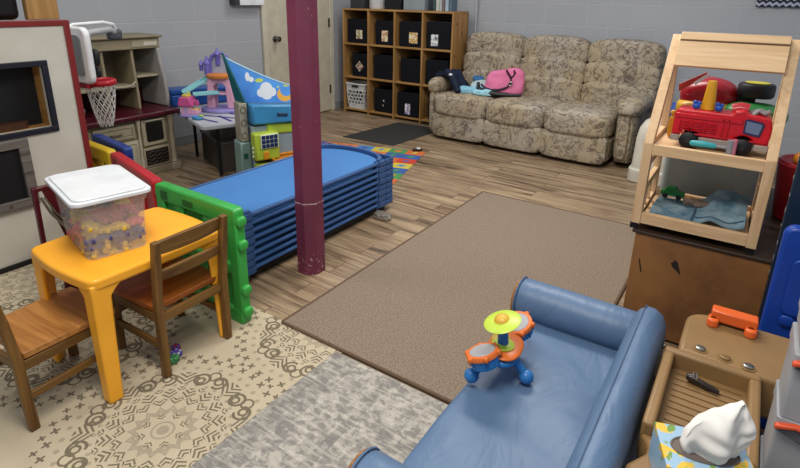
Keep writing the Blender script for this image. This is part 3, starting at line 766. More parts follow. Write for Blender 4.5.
m = MB().box(-3.10, -3.021, WY1, WY1+.02, WZ0-.02, WZ1+.02).box(-3.10, -3.021, WY0, WY1, WZ0-.02, WZ0).box(-3.10, -3.021, WY0, WY1, WZ1, WZ1+.02).box(-3.10, -3.021, WY0-.02, WY0, WZ0, WZ1)
build(m, 'window_box', GOLD, t)
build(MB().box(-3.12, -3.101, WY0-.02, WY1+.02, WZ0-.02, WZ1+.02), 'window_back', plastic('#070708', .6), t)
m = MB().box(-3.34, -3.03, PY0, PY0+.02, 0, PZ).box(-3.34, -3.03, PY1-.02, PY1, 0, PZ).box(-3.34, -3.03, PY0+.02, PY1-.02, PZ-.02, PZ); build(m, 'case_panel', GOLD, t)
# chalkboard hung on its face
GW = wood('#4c4740', '#79726a', 'Y', 1.4, .6)
CY, CZ0 = (.40, 1.06), (.325, .682)
m = MB(); f_ = .045
for a, b, c_, d in ((CY[0], CY[1], CZ0[1]-f_, CZ0[1]), (CY[0], CY[1], CZ0[0], CZ0[0]+f_), (CY[1]-f_, CY[1], CZ0[0]+f_, CZ0[1]-f_), (CY[0], CY[0]+f_, CZ0[0]+f_, CZ0[1]-f_)): m.box(-2.994, -2.965, a, b, c_, d)
cb = build(m, 'chalkboard_frame', GW, t, bevel=.003); cb['label'] = 'weathered grey wooden frame'
build(MB().box(-2.994, -2.984, CY[0]+f_, CY[1]-f_, CZ0[0]+f_, CZ0[1]-f_), 'chalkboard', plastic('#0d0d10', .6), cb)
m = MB().lathe([(.007, 0), (.007, .003)], (-2.965, 1.036, .35), 8, 'X').lathe([(.007, 0), (.007, .003)], (-2.965, .93, .348), 8, 'X'); build(m, 'screw', metal(), cb)
t = thing('brown_basket', 'rounded dark brown basket seen inside the dark window opening', 'basket', (-3.062, .98, WZ0+.001))
build(MB().prism(arc(0, 0, .032, 0, 2*PI, 24, .13)[:-1], 0, .035), 'body', wood('#2e1a10', '#50301c', 'Y', 3, .5), t, local=True)
m = MB().box(-3.33, -3.04, .55, 1.165, PZ+.030, 1.72); o = build(m, 'television', plastic('#0b0b0d', .35), bevel=.03, seg=3); tag(o, 'black boxy set standing on top of the white stage panel', 'television')
m = MB().box(-3.075, -3.035, 1.19, 1.335, PZ+.030, 1.95); o = build(m, 'timber_board', wood('#8f6a3a', '#b78f57', 'Z', .8, .5), bevel=.004); tag(o, 'upright light timber board standing above the white stage panel corner', 'board')

ZONE = 'mchair'
# ================================================================ FOLDED MAROON CHAIR
MR = plastic('#4f0f1d', .3)
t = thing('folding_chair', 'folded maroon child chair with silver braces behind the yellow table', 'chair', (-2.42, .92, 0))
m = MB().beam((-2.40, .79, .0), (-2.40, .80, .585), .018, .022, (1, 0, 0)); build(m, 'rail', MR, t, bevel=.004)
m = MB().beam((-2.40, 1.10, .0), (-2.40, 1.09, .585), .018, .022, (1, 0, 0)); build(m, 'rail', MR, t, bevel=.004)
m = MB().beam((-2.395, .80, .578), (-2.395, 1.09, .578), .02, .02, (1, 0, 0)); build(m, 'top_rail', MR, t, bevel=.004)
m = MB().prism([(.825, .57), (.885, .57), (.95, .30), (.89, .30)], -2.40, -2.388, 'YZ'); build(m, 'backrest', MR, t, bevel=.003)
m = MB().prism([(.835, .02), (.86, .27), (1.04, .27), (1.04, .02)], -2.415, -2.40, 'YZ'); build(m, 'seat', MR, t, bevel=.003)
m = MB().tube([(-2.375, .81, .545), (-2.37, .835, .47), (-2.37, .885, .385), (-2.37, .93, .355)], .006, 8).tube([(-2.372, .822, .545), (-2.367, .85, .47), (-2.367, .90, .395)], .004, 8).tube([(-2.372, .885, .39), (-2.372, .97, .40)], .006, 8); build(m, 'brace', metal('#a9a49e'), t)

ZONE = 'gates'
# ================================================================ PLAY YARD GATES
def gate(p0, p1, c, label, h=.515, mat=None, knobs=True):
    p0, p1 = Vector((*p0, 0)), Vector((*p1, 0)); w_ = (p1-p0).length
    t = thing('play_yard_gate', label, 'gate', p0, math.atan2(p1.y-p0.y, p1.x-p0.x), 'play yard gates joined in a row')
    mt = plastic(c, .35); d = .024
    m = MB()
    m.prism(rrect(0, w_, h-.075, h, .02), -d, d, 'XZ')
    m.prism(rrect(0, w_, .0, .07, .02), -d, d, 'XZ')
    for a, b in ((0, .055), (w_-.055, w_)): m.box(a, b, -d+.001, d-.001, .04, h-.04)
    for a in (w_*.30, w_*.66): m.prism([(a-.035, h-.06), (a+.035, h-.06), (a+.012, h-.16), (a+.018, .30), (a+.012, .05), (a-.012, .05), (a-.018, .30), (a-.012, h-.16)], -d+.003, d-.003, 'XZ')
    m.box(.05, w_-.05, -d+.003, d-.003, .22, .27)
    o = build(m, 'frame', mt, t, local=True, bevel=.008, seg=2)
    m = MB()
    for a in (.14, .46, .80):
        m.prism(arc(w_*a, h-.125, .032, 0, 2*PI, 14)[:-1], -.006, .006, 'XZ') if False else m.box(w_*a-.045, w_*a+.045, -.006, .006, .06, h-.07)
    build(m, 'infill', mt, t, local=True, bevel=.003)
    for z in (.06, .16, .36, .46):
        if knobs: build(MB().cush((w_+.004, -.0, z), (.016, .022, .022), 3, 6), 'hinge_knob', mt, t, local=True)
    m = MB().box(w_*.44-.035, w_*.44+.035, -d-.001, -d+.002, h-.058, h-.030).box(w_*.12-.02, w_*.12+.03, -d-.001, -d+.002, h-.062, h-.022)
    build(m, 'grip_slot', plastic(tuple_dark(c), .5), t, local=True)
    return t
def tuple_dark(c):
    c = c.lstrip('#'); return '#'+''.join('%02x' % int(int(c[i:i+2], 16)*.62) for i in (0, 2, 4))
gate((-2.085, 1.230), (-1.560, 1.230), '#3aa648', 'green plastic play yard gate panel standing behind the yellow table')
gate((-2.685, 1.365), (-2.112, 1.240), '#b3212a', 'red plastic play yard gate panel behind the clear bin lid')
gate((-2.745, 1.385), (-3.12, 1.405), '#c9a81e', 'yellow play yard gate panel by the red panel, edge of the white stage', h=.505, knobs=True)
gate((-2.70, 1.448), (-3.13, 1.50), '#22397c', 'dark blue play yard gate panel behind the yellow and red ones', h=.515, knobs=False)

ZONE = 'table'
# ================================================================ YELLOW TABLE
YEL = plastic('#fbb02f', .32, .03)
t = thing('activity_table', 'yellow orange plastic child table carrying the clear bin', 'table', (-1.755, .90, 0))
TX0, TX1, TY0, TY1, TH = -1.968, -1.562, .658, 1.145, .458
def side(a, b, bow):
    pts = []
    for i in range(9):
        s_ = i/8; p = Vector(a).lerp(Vector(b), s_); n_ = Vector((b[1]-a[1], -(b[0]-a[0]))).normalized()
        pts.append(p+n_*bow*math.sin(PI*s_))
    return pts
r_ = .03
outl = []
cs = [(TX0, TY0), (TX1, TY0), (TX1, TY1), (TX0, TY1)]
cor = [arc(TX0+r_, TY0+r_, r_, PI, 1.5*PI, 4), arc(TX1-r_, TY0+r_, r_, 1.5*PI, 2*PI, 4), arc(TX1-r_, TY1-r_, r_, 0, .5*PI, 4), arc(TX0+r_, TY1-r_, r_, .5*PI, PI, 4)]
for i in range(4):
    outl += cor[i]; a, b = cor[i][-1], cor[(i+1) % 4][0]
    outl += [(p.x, p.y) for p in side(a, b, .014 if i != 1 else .004)[1:-1]]
m = MB().prism(outl, TH-.04, TH); build(m, 'tabletop', YEL, t, bevel=.010, seg=3)
for sx, sy, X, Y in ((-1, -1, TX0, TY0), (1, -1, TX1, TY0), (1, 1, TX1, TY1), (-1, 1, TX0, TY1)):
    m = MB(); rings = []
    for z, w_, off in ((TH-.02, .12, .0), (TH-.050, .080, .0), (TH-.072, .060, .001), (.25, .055, -.003), (.02, .047, -.006), (.0055, .047, -.006)):
        a = X-sx*off*-1 if False else X+sx*(-off)*-1; xo = X-sx*.004-sx*(-off)*-1; yo = Y-sy*.004
        xo = X-sx*.003+sx*(-off)*.6; yo = Y-sy*.003+sy*(-off)*.6
        rings.append([(xo, yo, z), (xo-sx*w_, yo, z), (xo-sx*w_, yo-sy*.014, z), (xo-sx*.03, yo-sy*.03, z), (xo-sx*.014, yo-sy*w_, z), (xo, yo-sy*w_, z)])
    vs = [p for r in rings for p in r]; fs = []
    for i in range(len(rings)-1):
        for k in range(6): q = (k+1) % 6; fs.append((i*6+k, i*6+q, i*6+6+q, i*6+6+k))
    fs += [tuple(range(6)), tuple(len(vs)-6+k for k in range(6))]
    m.add(vs, fs); build(m, 'leg', YEL, t, bevel=.006, seg=2)

# ================================================================ CLEAR BIN WITH BLOCKS
BA = math.radians(-12)
def m_clear():
    m = N('frosted_plastic'); n = m.noise(m.map(), 6, 2)
    m.col('#d8d4cc'); m.rough(.25); m.b.inputs['Alpha'].default_value = .2; return m.m
bx = Vector((-1.825, .852, TH+.001))
t = thing('storage_bin', 'clear plastic storage bin with white lid full of blocks on yellow table', 'bin', bx, BA)
CLR = m_clear(); hx, hy, hh = .152, .094, .207
def ringp(k, z): return rrect(-(hx+k), hx+k, -(hy+k), hy+k, .03, 4)
m = MB(); nn = len(ringp(0, 0)); vs = []
for z, k in ((0, 0), (hh*.85, .012), (hh*.86, .018), (hh, .020)): vs += [(x, y, z) for x, y in ringp(k, z)]
for z, k in ((hh, .0175), (hh*.87, .0155), (hh*.85, .0095), (.003, -.0025)): vs += [(x, y, z) for x, y in ringp(k, z)]
fs = [tuple(range(nn))[::-1], tuple(7*nn+i for i in range(nn))]
for i in range(7):
    for k in range(nn): q = (k+1) % nn; fs.append((i*nn+k, i*nn+q, (i+1)*nn+q, (i+1)*nn+k))
build(MB().add(vs, fs), 'body', CLR, t, local=True)
m = MB().prism(ringp(.030, 0), hh-.008, hh+.006).prism(ringp(.018, 0), hh+.006, hh+.012)
build(m, 'lid', plastic('#dfe3e6', .3), t, local=True, bevel=.004, seg=2)
def block_mesh(name, mt, s=1.):
    m = MB(); m.cush((0, 0, 0), (.014*s, .014*s, .007*s), 5, 4)
    for k in range(6): a = k*PI/3; m.cush((.016*s*math.cos(a), .016*s*math.sin(a), 0), (.006*s, .006*s, .0065*s), 4, 4)
    me_o = build(m, name, mt, local=True); return me_o
bc = [('#dcb93c', 'yellow'), ('#e0707c', 'pink'), ('#dc3c34', 'red'), ('#40407a', 'purple')]
protos = [block_mesh('gear_block', plastic(c, .4), 1.3) for c, _ in bc]
BMT = Matrix.Translation(bx) @ Matrix.Rotation(BA, 4, 'Z')
used = [False]*4; cnt = 0
for layer in range(5):
    for ix in range(7):
        for iy in range(4):
            z = .012+layer*.026
            fx, fy = (ix-3)/3, (iy-1.5)/1.5
            # colours gather in heaps: purple on the left, pink right of the middle, red and yellow low
            if layer == 4 and (fx < -.4 or random.random() < .3): continue
            if layer >= 3: k = 0 if random.random() < .35 else (1 if fx > .15 else 3)
            elif layer >= 1: k = 3 if fx < -.05 and random.random() < .8 else (3 if fx > .9 else 1)
            else: k = 2 if fx < .1 else 0
            if layer == 1 and random.random() < .35: k = 2 if fx < .4 else 0
            o = protos[k] if not used[k] else protos[k].copy()
            if used[k]: COL.objects.link(o); ZOBJ[o] = ZONE
            used[k] = True
            sc = 1+.10*layer/5
            P = BMT @ Vector((fx*(hx-.042)*sc+.012+random.uniform(-.003, .003), fy*(hy-.028)*sc+random.uniform(-.003, .003), z+random.uniform(-.002, .002)))
            o.location = P; o.rotation_euler = (random.choice((0, .5, PI/2)), random.uniform(-.4, .4), random.uniform(0, 3))
            tag(o, 'small %s gear shaped block heaped inside the clear bin' % bc[k][1], 'block', '%s blocks in the clear bin' % bc[k][1]); cnt += 1

# ================================================================ WOODEN CHAIRS
OK_ = lambda a: wood('#513519', '#84602f', a, 1.1, .42)
OKs = wood('#8a5526', '#bb8446', 'Y', .8, .35); OKr = wood('#7a3f16', '#a8602a', 'Y', .8, .3)
def chair(loc, rz, label, seatm):
    """local: seat faces -x, backrest at +x; x 0 is the rear leg"""
    t = thing('child_chair', label, 'chair', loc, rz, 'wooden child chairs at the yellow table')
    W_, D_ = .135, .285; sh = .275
    for s in (-1, 1):
        m = MB(); y = s*W_
        pts = [(.0, 0), (.004, .15), (.004, .27), (.02, .40), (.040, .532)]
        w_ = .015
        poly = [(x-w_, z) for x, z in pts]+[(x+w_-(0.004 if z > .5 else 0), z) for x, z in pts[::-1]]
        m.prism(poly, y-.0125, y+.0125, 'XZ'); build(m, 'leg', OK_('Z'), t, local=True, bevel=.004)
        m = MB().beam((-D_, y*.96, 0), (-D_+.004, y*.96, .252), .03, .026, (0, 1, 0)); build(m, 'leg', OK_('Z'), t, local=True, bevel=.004)
        m = MB().beam((-D_+.012, y*.98, .12), (-.01, y*.98, .12), .014, .026); build(m, 'stretcher', OK_('X'), t, local=True, bevel=.003)
        m = MB().beam((-D_+.012, y*.98, .232), (-.008, y*.98, .232), .016, .034); build(m, 'apron', OK_('X'), t, local=True, bevel=.002)
    for x in (-D_, .0): build(MB().beam((x, -W_*.9, .232), (x, W_*.9, .232), .016, .034), 'apron', OK_('Y'), t, local=True, bevel=.002)
    m = MB().beam((-D_, -W_*.9, .16), (-D_, W_*.9, .16), .014, .024); build(m, 'stretcher', OK_('Y'), t, local=True, bevel=.003)
    def seatf(u, v):
        x = -.325+.31*u; wd = .150-.012*u
        wd *= 1-.06*(1-u)**6
        return (x+.014*(1-4*(v-.5)**2)*(-1 if u < .12 else 0), (v*2-1)*wd, sh-.007*math.sin(PI*v)*math.sin(PI*u))
    m = MB().grid(14, 14, seatf, (0, 0, .022)); build(m, 'seat', seatm, t, local=True, bevel=.003)
    for z0, z1, xo in ((.475, .525, .026), (.375, .412, .013)):
        m = MB()
        def rail(u, v, z0=z0, z1=z1, xo=xo):
            y = (u*2-1)*(W_-.012); return (xo+.014*(1-(2*u-1)**2)+(v*(z1-z0))*.17, y, z0+(z1-z0)*v+.008*(1-(2*u-1)**2)*v)
        m.grid(10, 4, rail, (.016, 0, 0)); build(m, 'back_rail', OK_('Y'), t, local=True, bevel=.003)
    return t
chair((-1.545, .982, .006), .03, 'wooden child chair pushed in at the right side of yellow table', OKr)
c1_ = chair((-1.785, .462, .006), math.radians(-86), 'wooden child chair at the front of yellow table, cut by the left edge', OKs)
c1_.scale = (.93, .95, .97)

# small toys on the rug
for nm, p, c, lb, r in (('toy_ball', (-1.585, .905), '#3c7a4a', 'small dark green toy lying beside the chair leg', .017), ('toy_flower', (-1.605, .93), '#5a48a8', 'small violet and white toy among trinkets under the chair', .016), ('toy_gem', (-1.64, .95), '#a82c3c', 'tiny red and blue toy under the wooden chair', .014)):
    t = thing(nm, lb, 'toy', (p[0], p[1], .006))
    m = MB().cush((0, 0, r*.8), (r, r, r*.8), 3, 8, fn=lambda q: q*(1+.4*noise.noise(q*80))); build(m, 'body', plastic(c, .3), t, local=True)
    m = MB()
    for k in range(5): m.ball((r*.8*math.cos(k*1.26), r*.8*math.sin(k*1.26), r*1.3), (.006, .006, .005), 4)
    build(m, 'petals', plastic({'#3c7a4a': '#4f9a5c', '#5a48a8': '#b8b4d8', '#a82c3c': '#2f4a9a'}[c], .3), t, local=True)
ZONE = 'wt'
# ================================================================ WHITE TABLE AND TOYS ON IT
R20 = math.radians(-20)
TA = Vector((-3.27, 2.25, 0)); TR = Matrix.Translation(TA) @ Matrix.Rotation(R20, 4, 'Z')
t = thing('folding_table', 'low white folding table with blue violet tape stripes by the left wall', 'table', TA, R20)
TZ2 = .47
m = MB().prism(rrect(-.98, .0, 0, .60, .05), TZ2-.035, TZ2); build(m, 'tabletop', plastic('#b9bcc2', .4), t, local=True, bevel=.008, seg=2)
for x, y in ((-.20, .17), (-.86, .17), (-.20, .46), (-.86, .46)): build(MB().tube([(x, y, 0), (x, y, TZ2-.036)], .014, 10), 'leg', BLK, t, local=True)
m = MB()
for a, b in (((-.42, .10), (-.10, .34)), ((-.33, .05), (-.08, .14)), ((-.55, .25), (-.12, .42)), ((-.30, .22), (-.06, .24))): m.beam((*a, TZ2+.001), (*b, TZ2+.001), .022, .003)
build(m, 'tape_stripe', plastic('#39348a', .4), t, local=True)
PUR = plastic('#9a90cf', .35); PINK = plastic('#e0a9c2', .35); HOT = plastic('#cf5a96', .35); AQ = plastic('#8fcbd0', .35); ORG = plastic('#d8843a', .35); YL = plastic('#dcc453', .35)
cx_, cy_ = -3.62, 2.72
t = thing('toy_castle', 'pink and purple toy castle tower with aqua ramps on the white table', 'toy castle', (cx_, cy_, TZ2+.001), math.radians(35)); t.scale = (1.2, 1.2, 1.1)
build(MB().prism(arc(0, 0, .15, 0, 2*PI, 24, .11)[:-1], 0, .025), 'base', PUR, t, local=True, bevel=.006)
m = MB()
for s in (-1, 1):
    m.prism([(s*.045, .025), (s*.095, .025), (s*.078, .23), (s*.04, .23)], -.05, .05, 'XZ')
m.box(-.075, .075, -.05, .05, .225, .25)
m.prism([(-.045, .225), (.045, .225), (.04, .19), (.02, .215), (-.02, .215), (-.04, .19)], -.05, .05, 'XZ')
m.box(-.06, .06, -.045, .045, .125, .14)
build(m, 'tower', PINK, t, local=True, bevel=.005)
build(MB().prism(arc(0, .265, .095, 0, 2*PI, 20, .022)[:-1], -.062, .062, 'XZ') if False else MB().lathe([(.085, .25), (.095, .262), (.095, .275), (.07, .285)], (0, 0, 0), 20), 'balcony', ORG, t, local=True)
m = MB().tube([(-.065, 0, .28), (-.066, 0, .36), (-.05, 0, .405), (-.02, 0, .43), (.02, 0, .43), (.05, 0, .405), (.066, 0, .36), (.065, 0, .28)], .012, 8)
m.lathe([(.022, .27), (.02, .35), (.026, .355), (.003, .41)], (-.085, 0, 0), 12).lathe([(.016, .33), (.016, .40), (.02, .405), (.002, .455)], (-.01, 0, .015), 10).lathe([(.014, .30), (.014, .34), (.018, .345), (.002, .38)], (-.125, 0, .0), 10)
build(m, 'spire', plastic('#6f68b8', .35), t, local=True)
build(MB().box(-.058, .058, .004, .01, .28, .41), 'window_panel', plastic('#a9afc4', .25), t, local=True)
hx_, hy_ = -3.66, 2.42
def strip(p0, p1, w_, h_, name, mt, tt):
    m = MB(); m.beam(p0, p1, w_, .008)
    a, b = Vector(p0), Vector(p1); r = (b-a).cross(Vector((0, 0, 1))).normalized()*w_/2
    m.beam(a+r+Vector((0, 0, h_/2)), b+r+Vector((0, 0, h_/2)), .008, h_).beam(a-r+Vector((0, 0, h_/2)), b-r+Vector((0, 0, h_/2)), .008, h_)
    build(m, name, mt, tt, bevel=.002, seg=1)
strip((cx_-.06, cy_-.04, TZ2+.25), (hx_-.045, hy_+.06, TZ2+.155), .05, .02, 'ramp', AQ, t)
strip((cx_+.04, cy_-.06, TZ2+.145), (hx_+.02, hy_+.09, TZ2+.145), .05, .02, 'ramp', AQ, t)
t = thing('toy_house', 'small pink toy house with yellow chimney on the white table corner', 'toy house', (hx_, hy_, TZ2+.001), math.radians(30))
build(MB().prism(rrect(-.06, .10, -.06, .06, .03), 0, .018), 'base', PUR, t, local=True, bevel=.004)
m = MB().box(-.045, .03, -.04, .04, .018, .10).box(.03, .085, .03, .038, .018, .06).box(.03, .085, -.038, -.03, .018, .06).box(.08, .088, -.038, .038, .018, .045); build(m, 'wall', PINK, t, local=True, bevel=.004)
build(MB().prism([(-.065, .085), (.055, .085), (.035, .155), (-.045, .155)], -.055, .055, 'XZ'), 'roof', HOT, t, local=True, bevel=.006)
build(MB().cush((-.005, 0, .163), (.032, .03, .012), 4, 6).cush((.015, 0, .18), (.012, .012, .01), 4, 4), 'chimney', YL, t, local=True)
build(MB().tube([(.055, .0, .11), (.08, 0, .125), (.085, 0, .10), (.07, 0, .085)], .008, 8), 'gear', HOT, t, local=True)
build(MB().box(.03, .08, -.03, .03, .035, .05).box(.035, .08, -.02, .02, .05, .062), 'tray', YL, t, local=True, bevel=.003)
build(MB().box(-.02, .015, -.0415, -.040, .03, .075), 'door', plastic('#b8a6cf', .4), t, local=True)
t = thing('toy_tray', 'blue and lime toy piece beside the pink toy house', 'toy', (-3.50, 2.38, TZ2+.001))
build(MB().cush((0, 0, .012), (.045, .03, .012), 4, 6), 'body', plastic('#3f8fc0', .35), t, local=True); build(MB().cush((.02, .02, .028), (.02, .015, .008), 4, 6), 'top', plastic('#b7c84a', .35), t, local=True)
# blue bench seat behind, by the wall
P = TR @ Vector((-.90, .27, TZ2+.001)); t = thing('blue_crate', 'long blue plastic crate standing on the white table behind the castle', 'crate', P, R20)
BL2 = plastic('#1d4f9c', .35)
m = MB().box(-.08, .08, -.28, .27, 0, .11); build(m, 'body', BL2, t, local=True, bevel=.02)
m = MB().prism(rrect(-.285, .275, .11, .15, .015), -.09, .09, 'YZ'); build(m, 'rim', BL2, t, local=True, bevel=.01)
build(MB().box(.08, .084, -.20, -.08, .04, .08), 'handle', plastic('#163c78', .4), t, local=True, bevel=.006)
# totes under the table
for k, (x, y, w_, d_, h_, c, lb) in enumerate(((-.53, .36, .56, .34, .24, '#4f4943', 'dull brown storage tote under the white table'), (-.53, .36, .34, .25, .10, '#6d665f', 'greyish tote stacked on another under the white table'))):
    z0 = .0 if k == 0 else .2585
    P = TR @ Vector((x, y, z0)); t = thing('storage_tote', lb, 'tote', P, R20)
    build(MB().prism(rrect(-w_/2+.01, w_/2-.01, -d_/2+.01, d_/2-.01, .03), 0, h_), 'body', plastic(c, .5), t, local=True, bevel=.005)
    build(MB().prism(rrect(-w_/2, w_/2, -d_/2, d_/2, .03), h_+.0005, h_+.018), 'lid', plastic('#6f6a64', .5), t, local=True, bevel=.004)
ZONE = 'act'
# ================================================================ LEARNING PLAY CENTRE
LIME = plastic('#a9bd3c', .35); SKY = plastic('#3b86b4', .35); PALEG = plastic('#7d9a93', .4); BEI = plastic('#9a9584', .4)
t = thing('play_center', 'blue and lime toddler activity centre behind the cot stack', 'activity centre', (-2.93, 2.24, 0), R20)
def A(m, name, mt, **k): return build(m, name, mt, t, local=True, **k)
A(MB().box(-.16, -.02, .01, .085, .0, .38), 'side_column', PALEG, bevel=.01)
A(MB().box(-.02, -.012, .03, .055, .265, .30), 'slot', plastic('#1f5b46', .4))
A(MB().box(-.13, -.025, .02, .075, .385, .655), 'ring_strip', BEI, bevel=.005)
m = MB()
for z in (.43, .52, .61): m.tube([(-.024, .0475+.018*math.cos(q*PI/6), z+.022*math.sin(q*PI/6)) for q in range(12)], .004, 6, closed=True)
A(m, 'ring', plastic('#6d6858', .4))
A(MB().box(-.18, .0, .09, .54, .0, .49), 'body', plastic('#8b9aa6', .4), bevel=.01)
A(MB().prism([(.09, .505), (.55, .485), (.55, .605), (.09, .65)], -.20, .03, 'YZ'), 'top_housing', SKY, bevel=.015)
A(MB().beam((.031, .27, .565), (.031, .35, .555), .012, .024), 'handle_slot', plastic('#1d3c55', .4), bevel=.005)
A(MB().prism([(.20, .425), (.55, .405), (.55, .475), (.20, .50)], -.15, .01, 'YZ'), 'lower_band', LIME, bevel=.01)
bx_ = A(MB().box(.0, .085, .075, .255, .26, .455), 'calculator_box', LIME, bevel=.012)
PNT = lambda m, name, mt, p, **k: build(m, name, mt, p, local=True, **k)
PNT(MB().box(.0855, .092, .115, .245, .345, .445), 'screen', plastic('#dfe6c8', .3), bx_, bevel=.003)
m = MB()
for i in range(4):
    for j in range(3): m.box(.092, .0965, .122+.030*i, .148+.030*i, .352+.031*j, .379+.031*j)
PNT(m, 'button', plastic('#20305c', .3), bx_, bevel=.002)
m = MB()
for z in (.29, .32, .35): m.ball((.05, .072, z), (.012, .005, .010), 4)
PNT(m, 'dot', WHT, bx_)
A(MB().box(.02, .09, .13, .175, .265, .325), 'orange_block', plastic('#d8921f', .35), bevel=.006)
A(MB().tube([(.06, .19, .33), (.075, .21, .30), (.06, .23, .27)], .009, 8), 'lever', WHT)
m = MB().prism(rrect(.0, .15, .20, .40, .03), .235, .25); m.tube([(x, y, .262) for x, y in rrect(.0, .15, .20, .40, .03)], .010, 8, closed=True); A(m, 'tray', plastic('#d08a1e', .35))
A(MB().box(.0, .06, .09, .30, .14, .232), 'lower_box', LIME, bevel=.01)
A(MB().lathe([(.04, 0), (.042, .012), (.02, .02)], (.06, .13, .19), 18, 'X'), 'dial', plastic('#d4d04a', .35))
# canopy: a stiff printed fabric pyramid standing on the centre's back
def m_can():
    m = N('night_sky_print'); v = m.tc.outputs['Object']; x = m.xyz(v)
    c = m.mix(m.ramp(m.noise(v, 4, 2), [(.4, 0.), (.6, 1.)]), '#3472c2', '#4a93dc')
    def disc(y, z, ry, rz):
        a = m.math('DIVIDE', m.math('SUBTRACT', x[1], y), ry); b = m.math('DIVIDE', m.math('SUBTRACT', x[2], z), rz)
        return m.math('LESS_THAN', m.math('ADD', m.math('MULTIPLY', a, a), m.math('MULTIPLY', b, b)), 1.)
    def uni(*d):
        r = d[0]
        for q in d[1:]: r = m.math('MAXIMUM', r, q)
        return r
    cloud = uni(disc(.20, .085, .045, .045), disc(.16, .06, .03, .03), disc(.245, .06, .025, .03), disc(.20, .045, .04, .035), disc(.075, .175, .016, .030), disc(.10, .155, .018, .018))
    moon = m.math('MULTIPLY', disc(.335, .035, .06, .050), m.math('SUBTRACT', 1., disc(.35, .065, .048, .045)))
    star = uni(disc(.155, .145, .03, .014), disc(.36, .095, .03, .009), disc(.29, .09, .01, .006))
    c = m.mix(cloud, c, '#d5dbe0'); c = m.mix(moon, c, '#d9a43e'); c = m.mix(star, c, '#b9c658')
    m.col(c); m.rough(.6); return m.m
apex = Vector((-.10, .00, .955)); bl = Vector((.0, .10, .645)); br = Vector((.02, .64, .60))
t2 = thing('play_canopy', 'blue fabric canopy printed with clouds and moon over the activity centre', 'canopy', (-2.95, 2.28, .0), R20)
base_z = .652
def cf(u, v):
    # u along the base, v up towards the sagging top edge
    y = .05+.52*u; bot = .0-.045*u
    top = .27*(1-u)**1.7+.045+.01*u
    y = y-.125*v*(1-u)**2
    return (-.03*v+.02*math.sin(PI*u)-.01, y, bot+(top-bot)*v)
m = MB().grid(24, 10, cf, (.006, 0, 0)); m.v = [p for p in m.v]
cz_ = .655
fr = build(m, 'printed_front', m_can(), t2, local=True); fr.location = (0, 0, cz_)
m = MB().tube([Vector(cf(i/24, 1))+Vector((-.003, 0, 0)) for i in range(25)], .007, 6); o = build(m, 'hem', plastic('#9fcbe0', .5), t2, local=True); o.location = (0, 0, cz_)
m = MB().grid(8, 8, lambda u, v: (-.12*(1-v)*u-.04*v, .045-.12*v-.03*u*(1-v), .335*v), (0, .006, 0)); o = build(m, 'side_sheet', cloth('#1d5f63', '#25727a', 8, .6), t2, local=True); o.location = (0, 0, cz_)
m = MB().tube([(-.005, .045, -.01), (-.035, -.078, .34)], .008, 8); o = build(m, 'pole', plastic('#2c6d74', .4), t2, local=True); o.location = (0, 0, cz_)

ZONE = 'ks'
# ================================================================ KID'S BLUE SOFA
def m_vinyl():
    m = N('blue_vinyl'); v = m.map()
    c = m.mix(m.noise(v, 5, 3), '#4c6583', '#5c7594'); m.col(c); m.rough(.44)
    f = m.noise(v, 420, 2); w = m.noise(m.map((7, 3, 3)), 1.1, 3, .5, 1.2)
    h = m.math('ADD', m.math('MULTIPLY', f, .05), m.math('MULTIPLY', w, 2.6)); m.bump(h, .28, .012)
    m.b.inputs['Specular IOR Level'].default_value = .38; return m.m
VN = m_vinyl()
t = thing('kids_sofa', 'small blue vinyl child sofa with rolled arms in the foreground', 'sofa', (-.40, 1.18, 0))
SZ = .215; YN, YF = .725, 1.672
def Bk(m, name, mt=VN, **k): return build(m, name, mt, t, **k)
Bk(MB().box(-.585, -.14, YN, YF, .03, .12), 'base', bevel=.02)
def seatfn(q):
    w_ = .006*noise.noise(Vector((q.x*7, q.y*7, 0)))+.005*math.sin((q.x*9+q.y*13))*(1-abs(q.y)/.5)
    return Vector((q.x, q.y, q.z+(w_ if q.z > 0 else 0)))
m = MB().cush((-.395, (YN+YF)/2, .150), (.213, (YF-YN)/2-.005, .067), 9, 18, fn=seatfn); Bk(m, 'seat_cushion')
def arm(yc, name):
    r = .0745; zc = .257
    prof = [(r*.55, -.622), (r*.93, -.624), (r, -.612), (r, -.58), (r*1.01, -.5), (r, -.4), (r, -.3), (r*.98, -.19), (r*.85, -.175)]
    m = MB().lathe(prof, (0, yc, zc), 28, 'X'); a = Bk(m, name)
    m = MB().box(-.612, -.19, yc-.062, yc+.062, .03, zc); build(m, 'arm_side', VN, a, bevel=.01)
    w_ = wood('#6d4420', '#a9743c', 'Z', 1, .35)
    m = MB().lathe([(r*.94, -.636), (r*.96, -.6335), (r*.96, -.627), (r*.9, -.6235)], (0, yc, zc), 28, 'X'); build(m, 'wooden_end', w_, a)
    m = MB().tube([(-.6235, yc+(r+.001)*math.cos(k*PI/12), zc+(r+.001)*math.sin(k*PI/12)) for k in range(24)], .0035, 6, closed=True); build(m, 'piping', VN, a)
arm(1.675, 'arm'); arm(.722, 'arm')
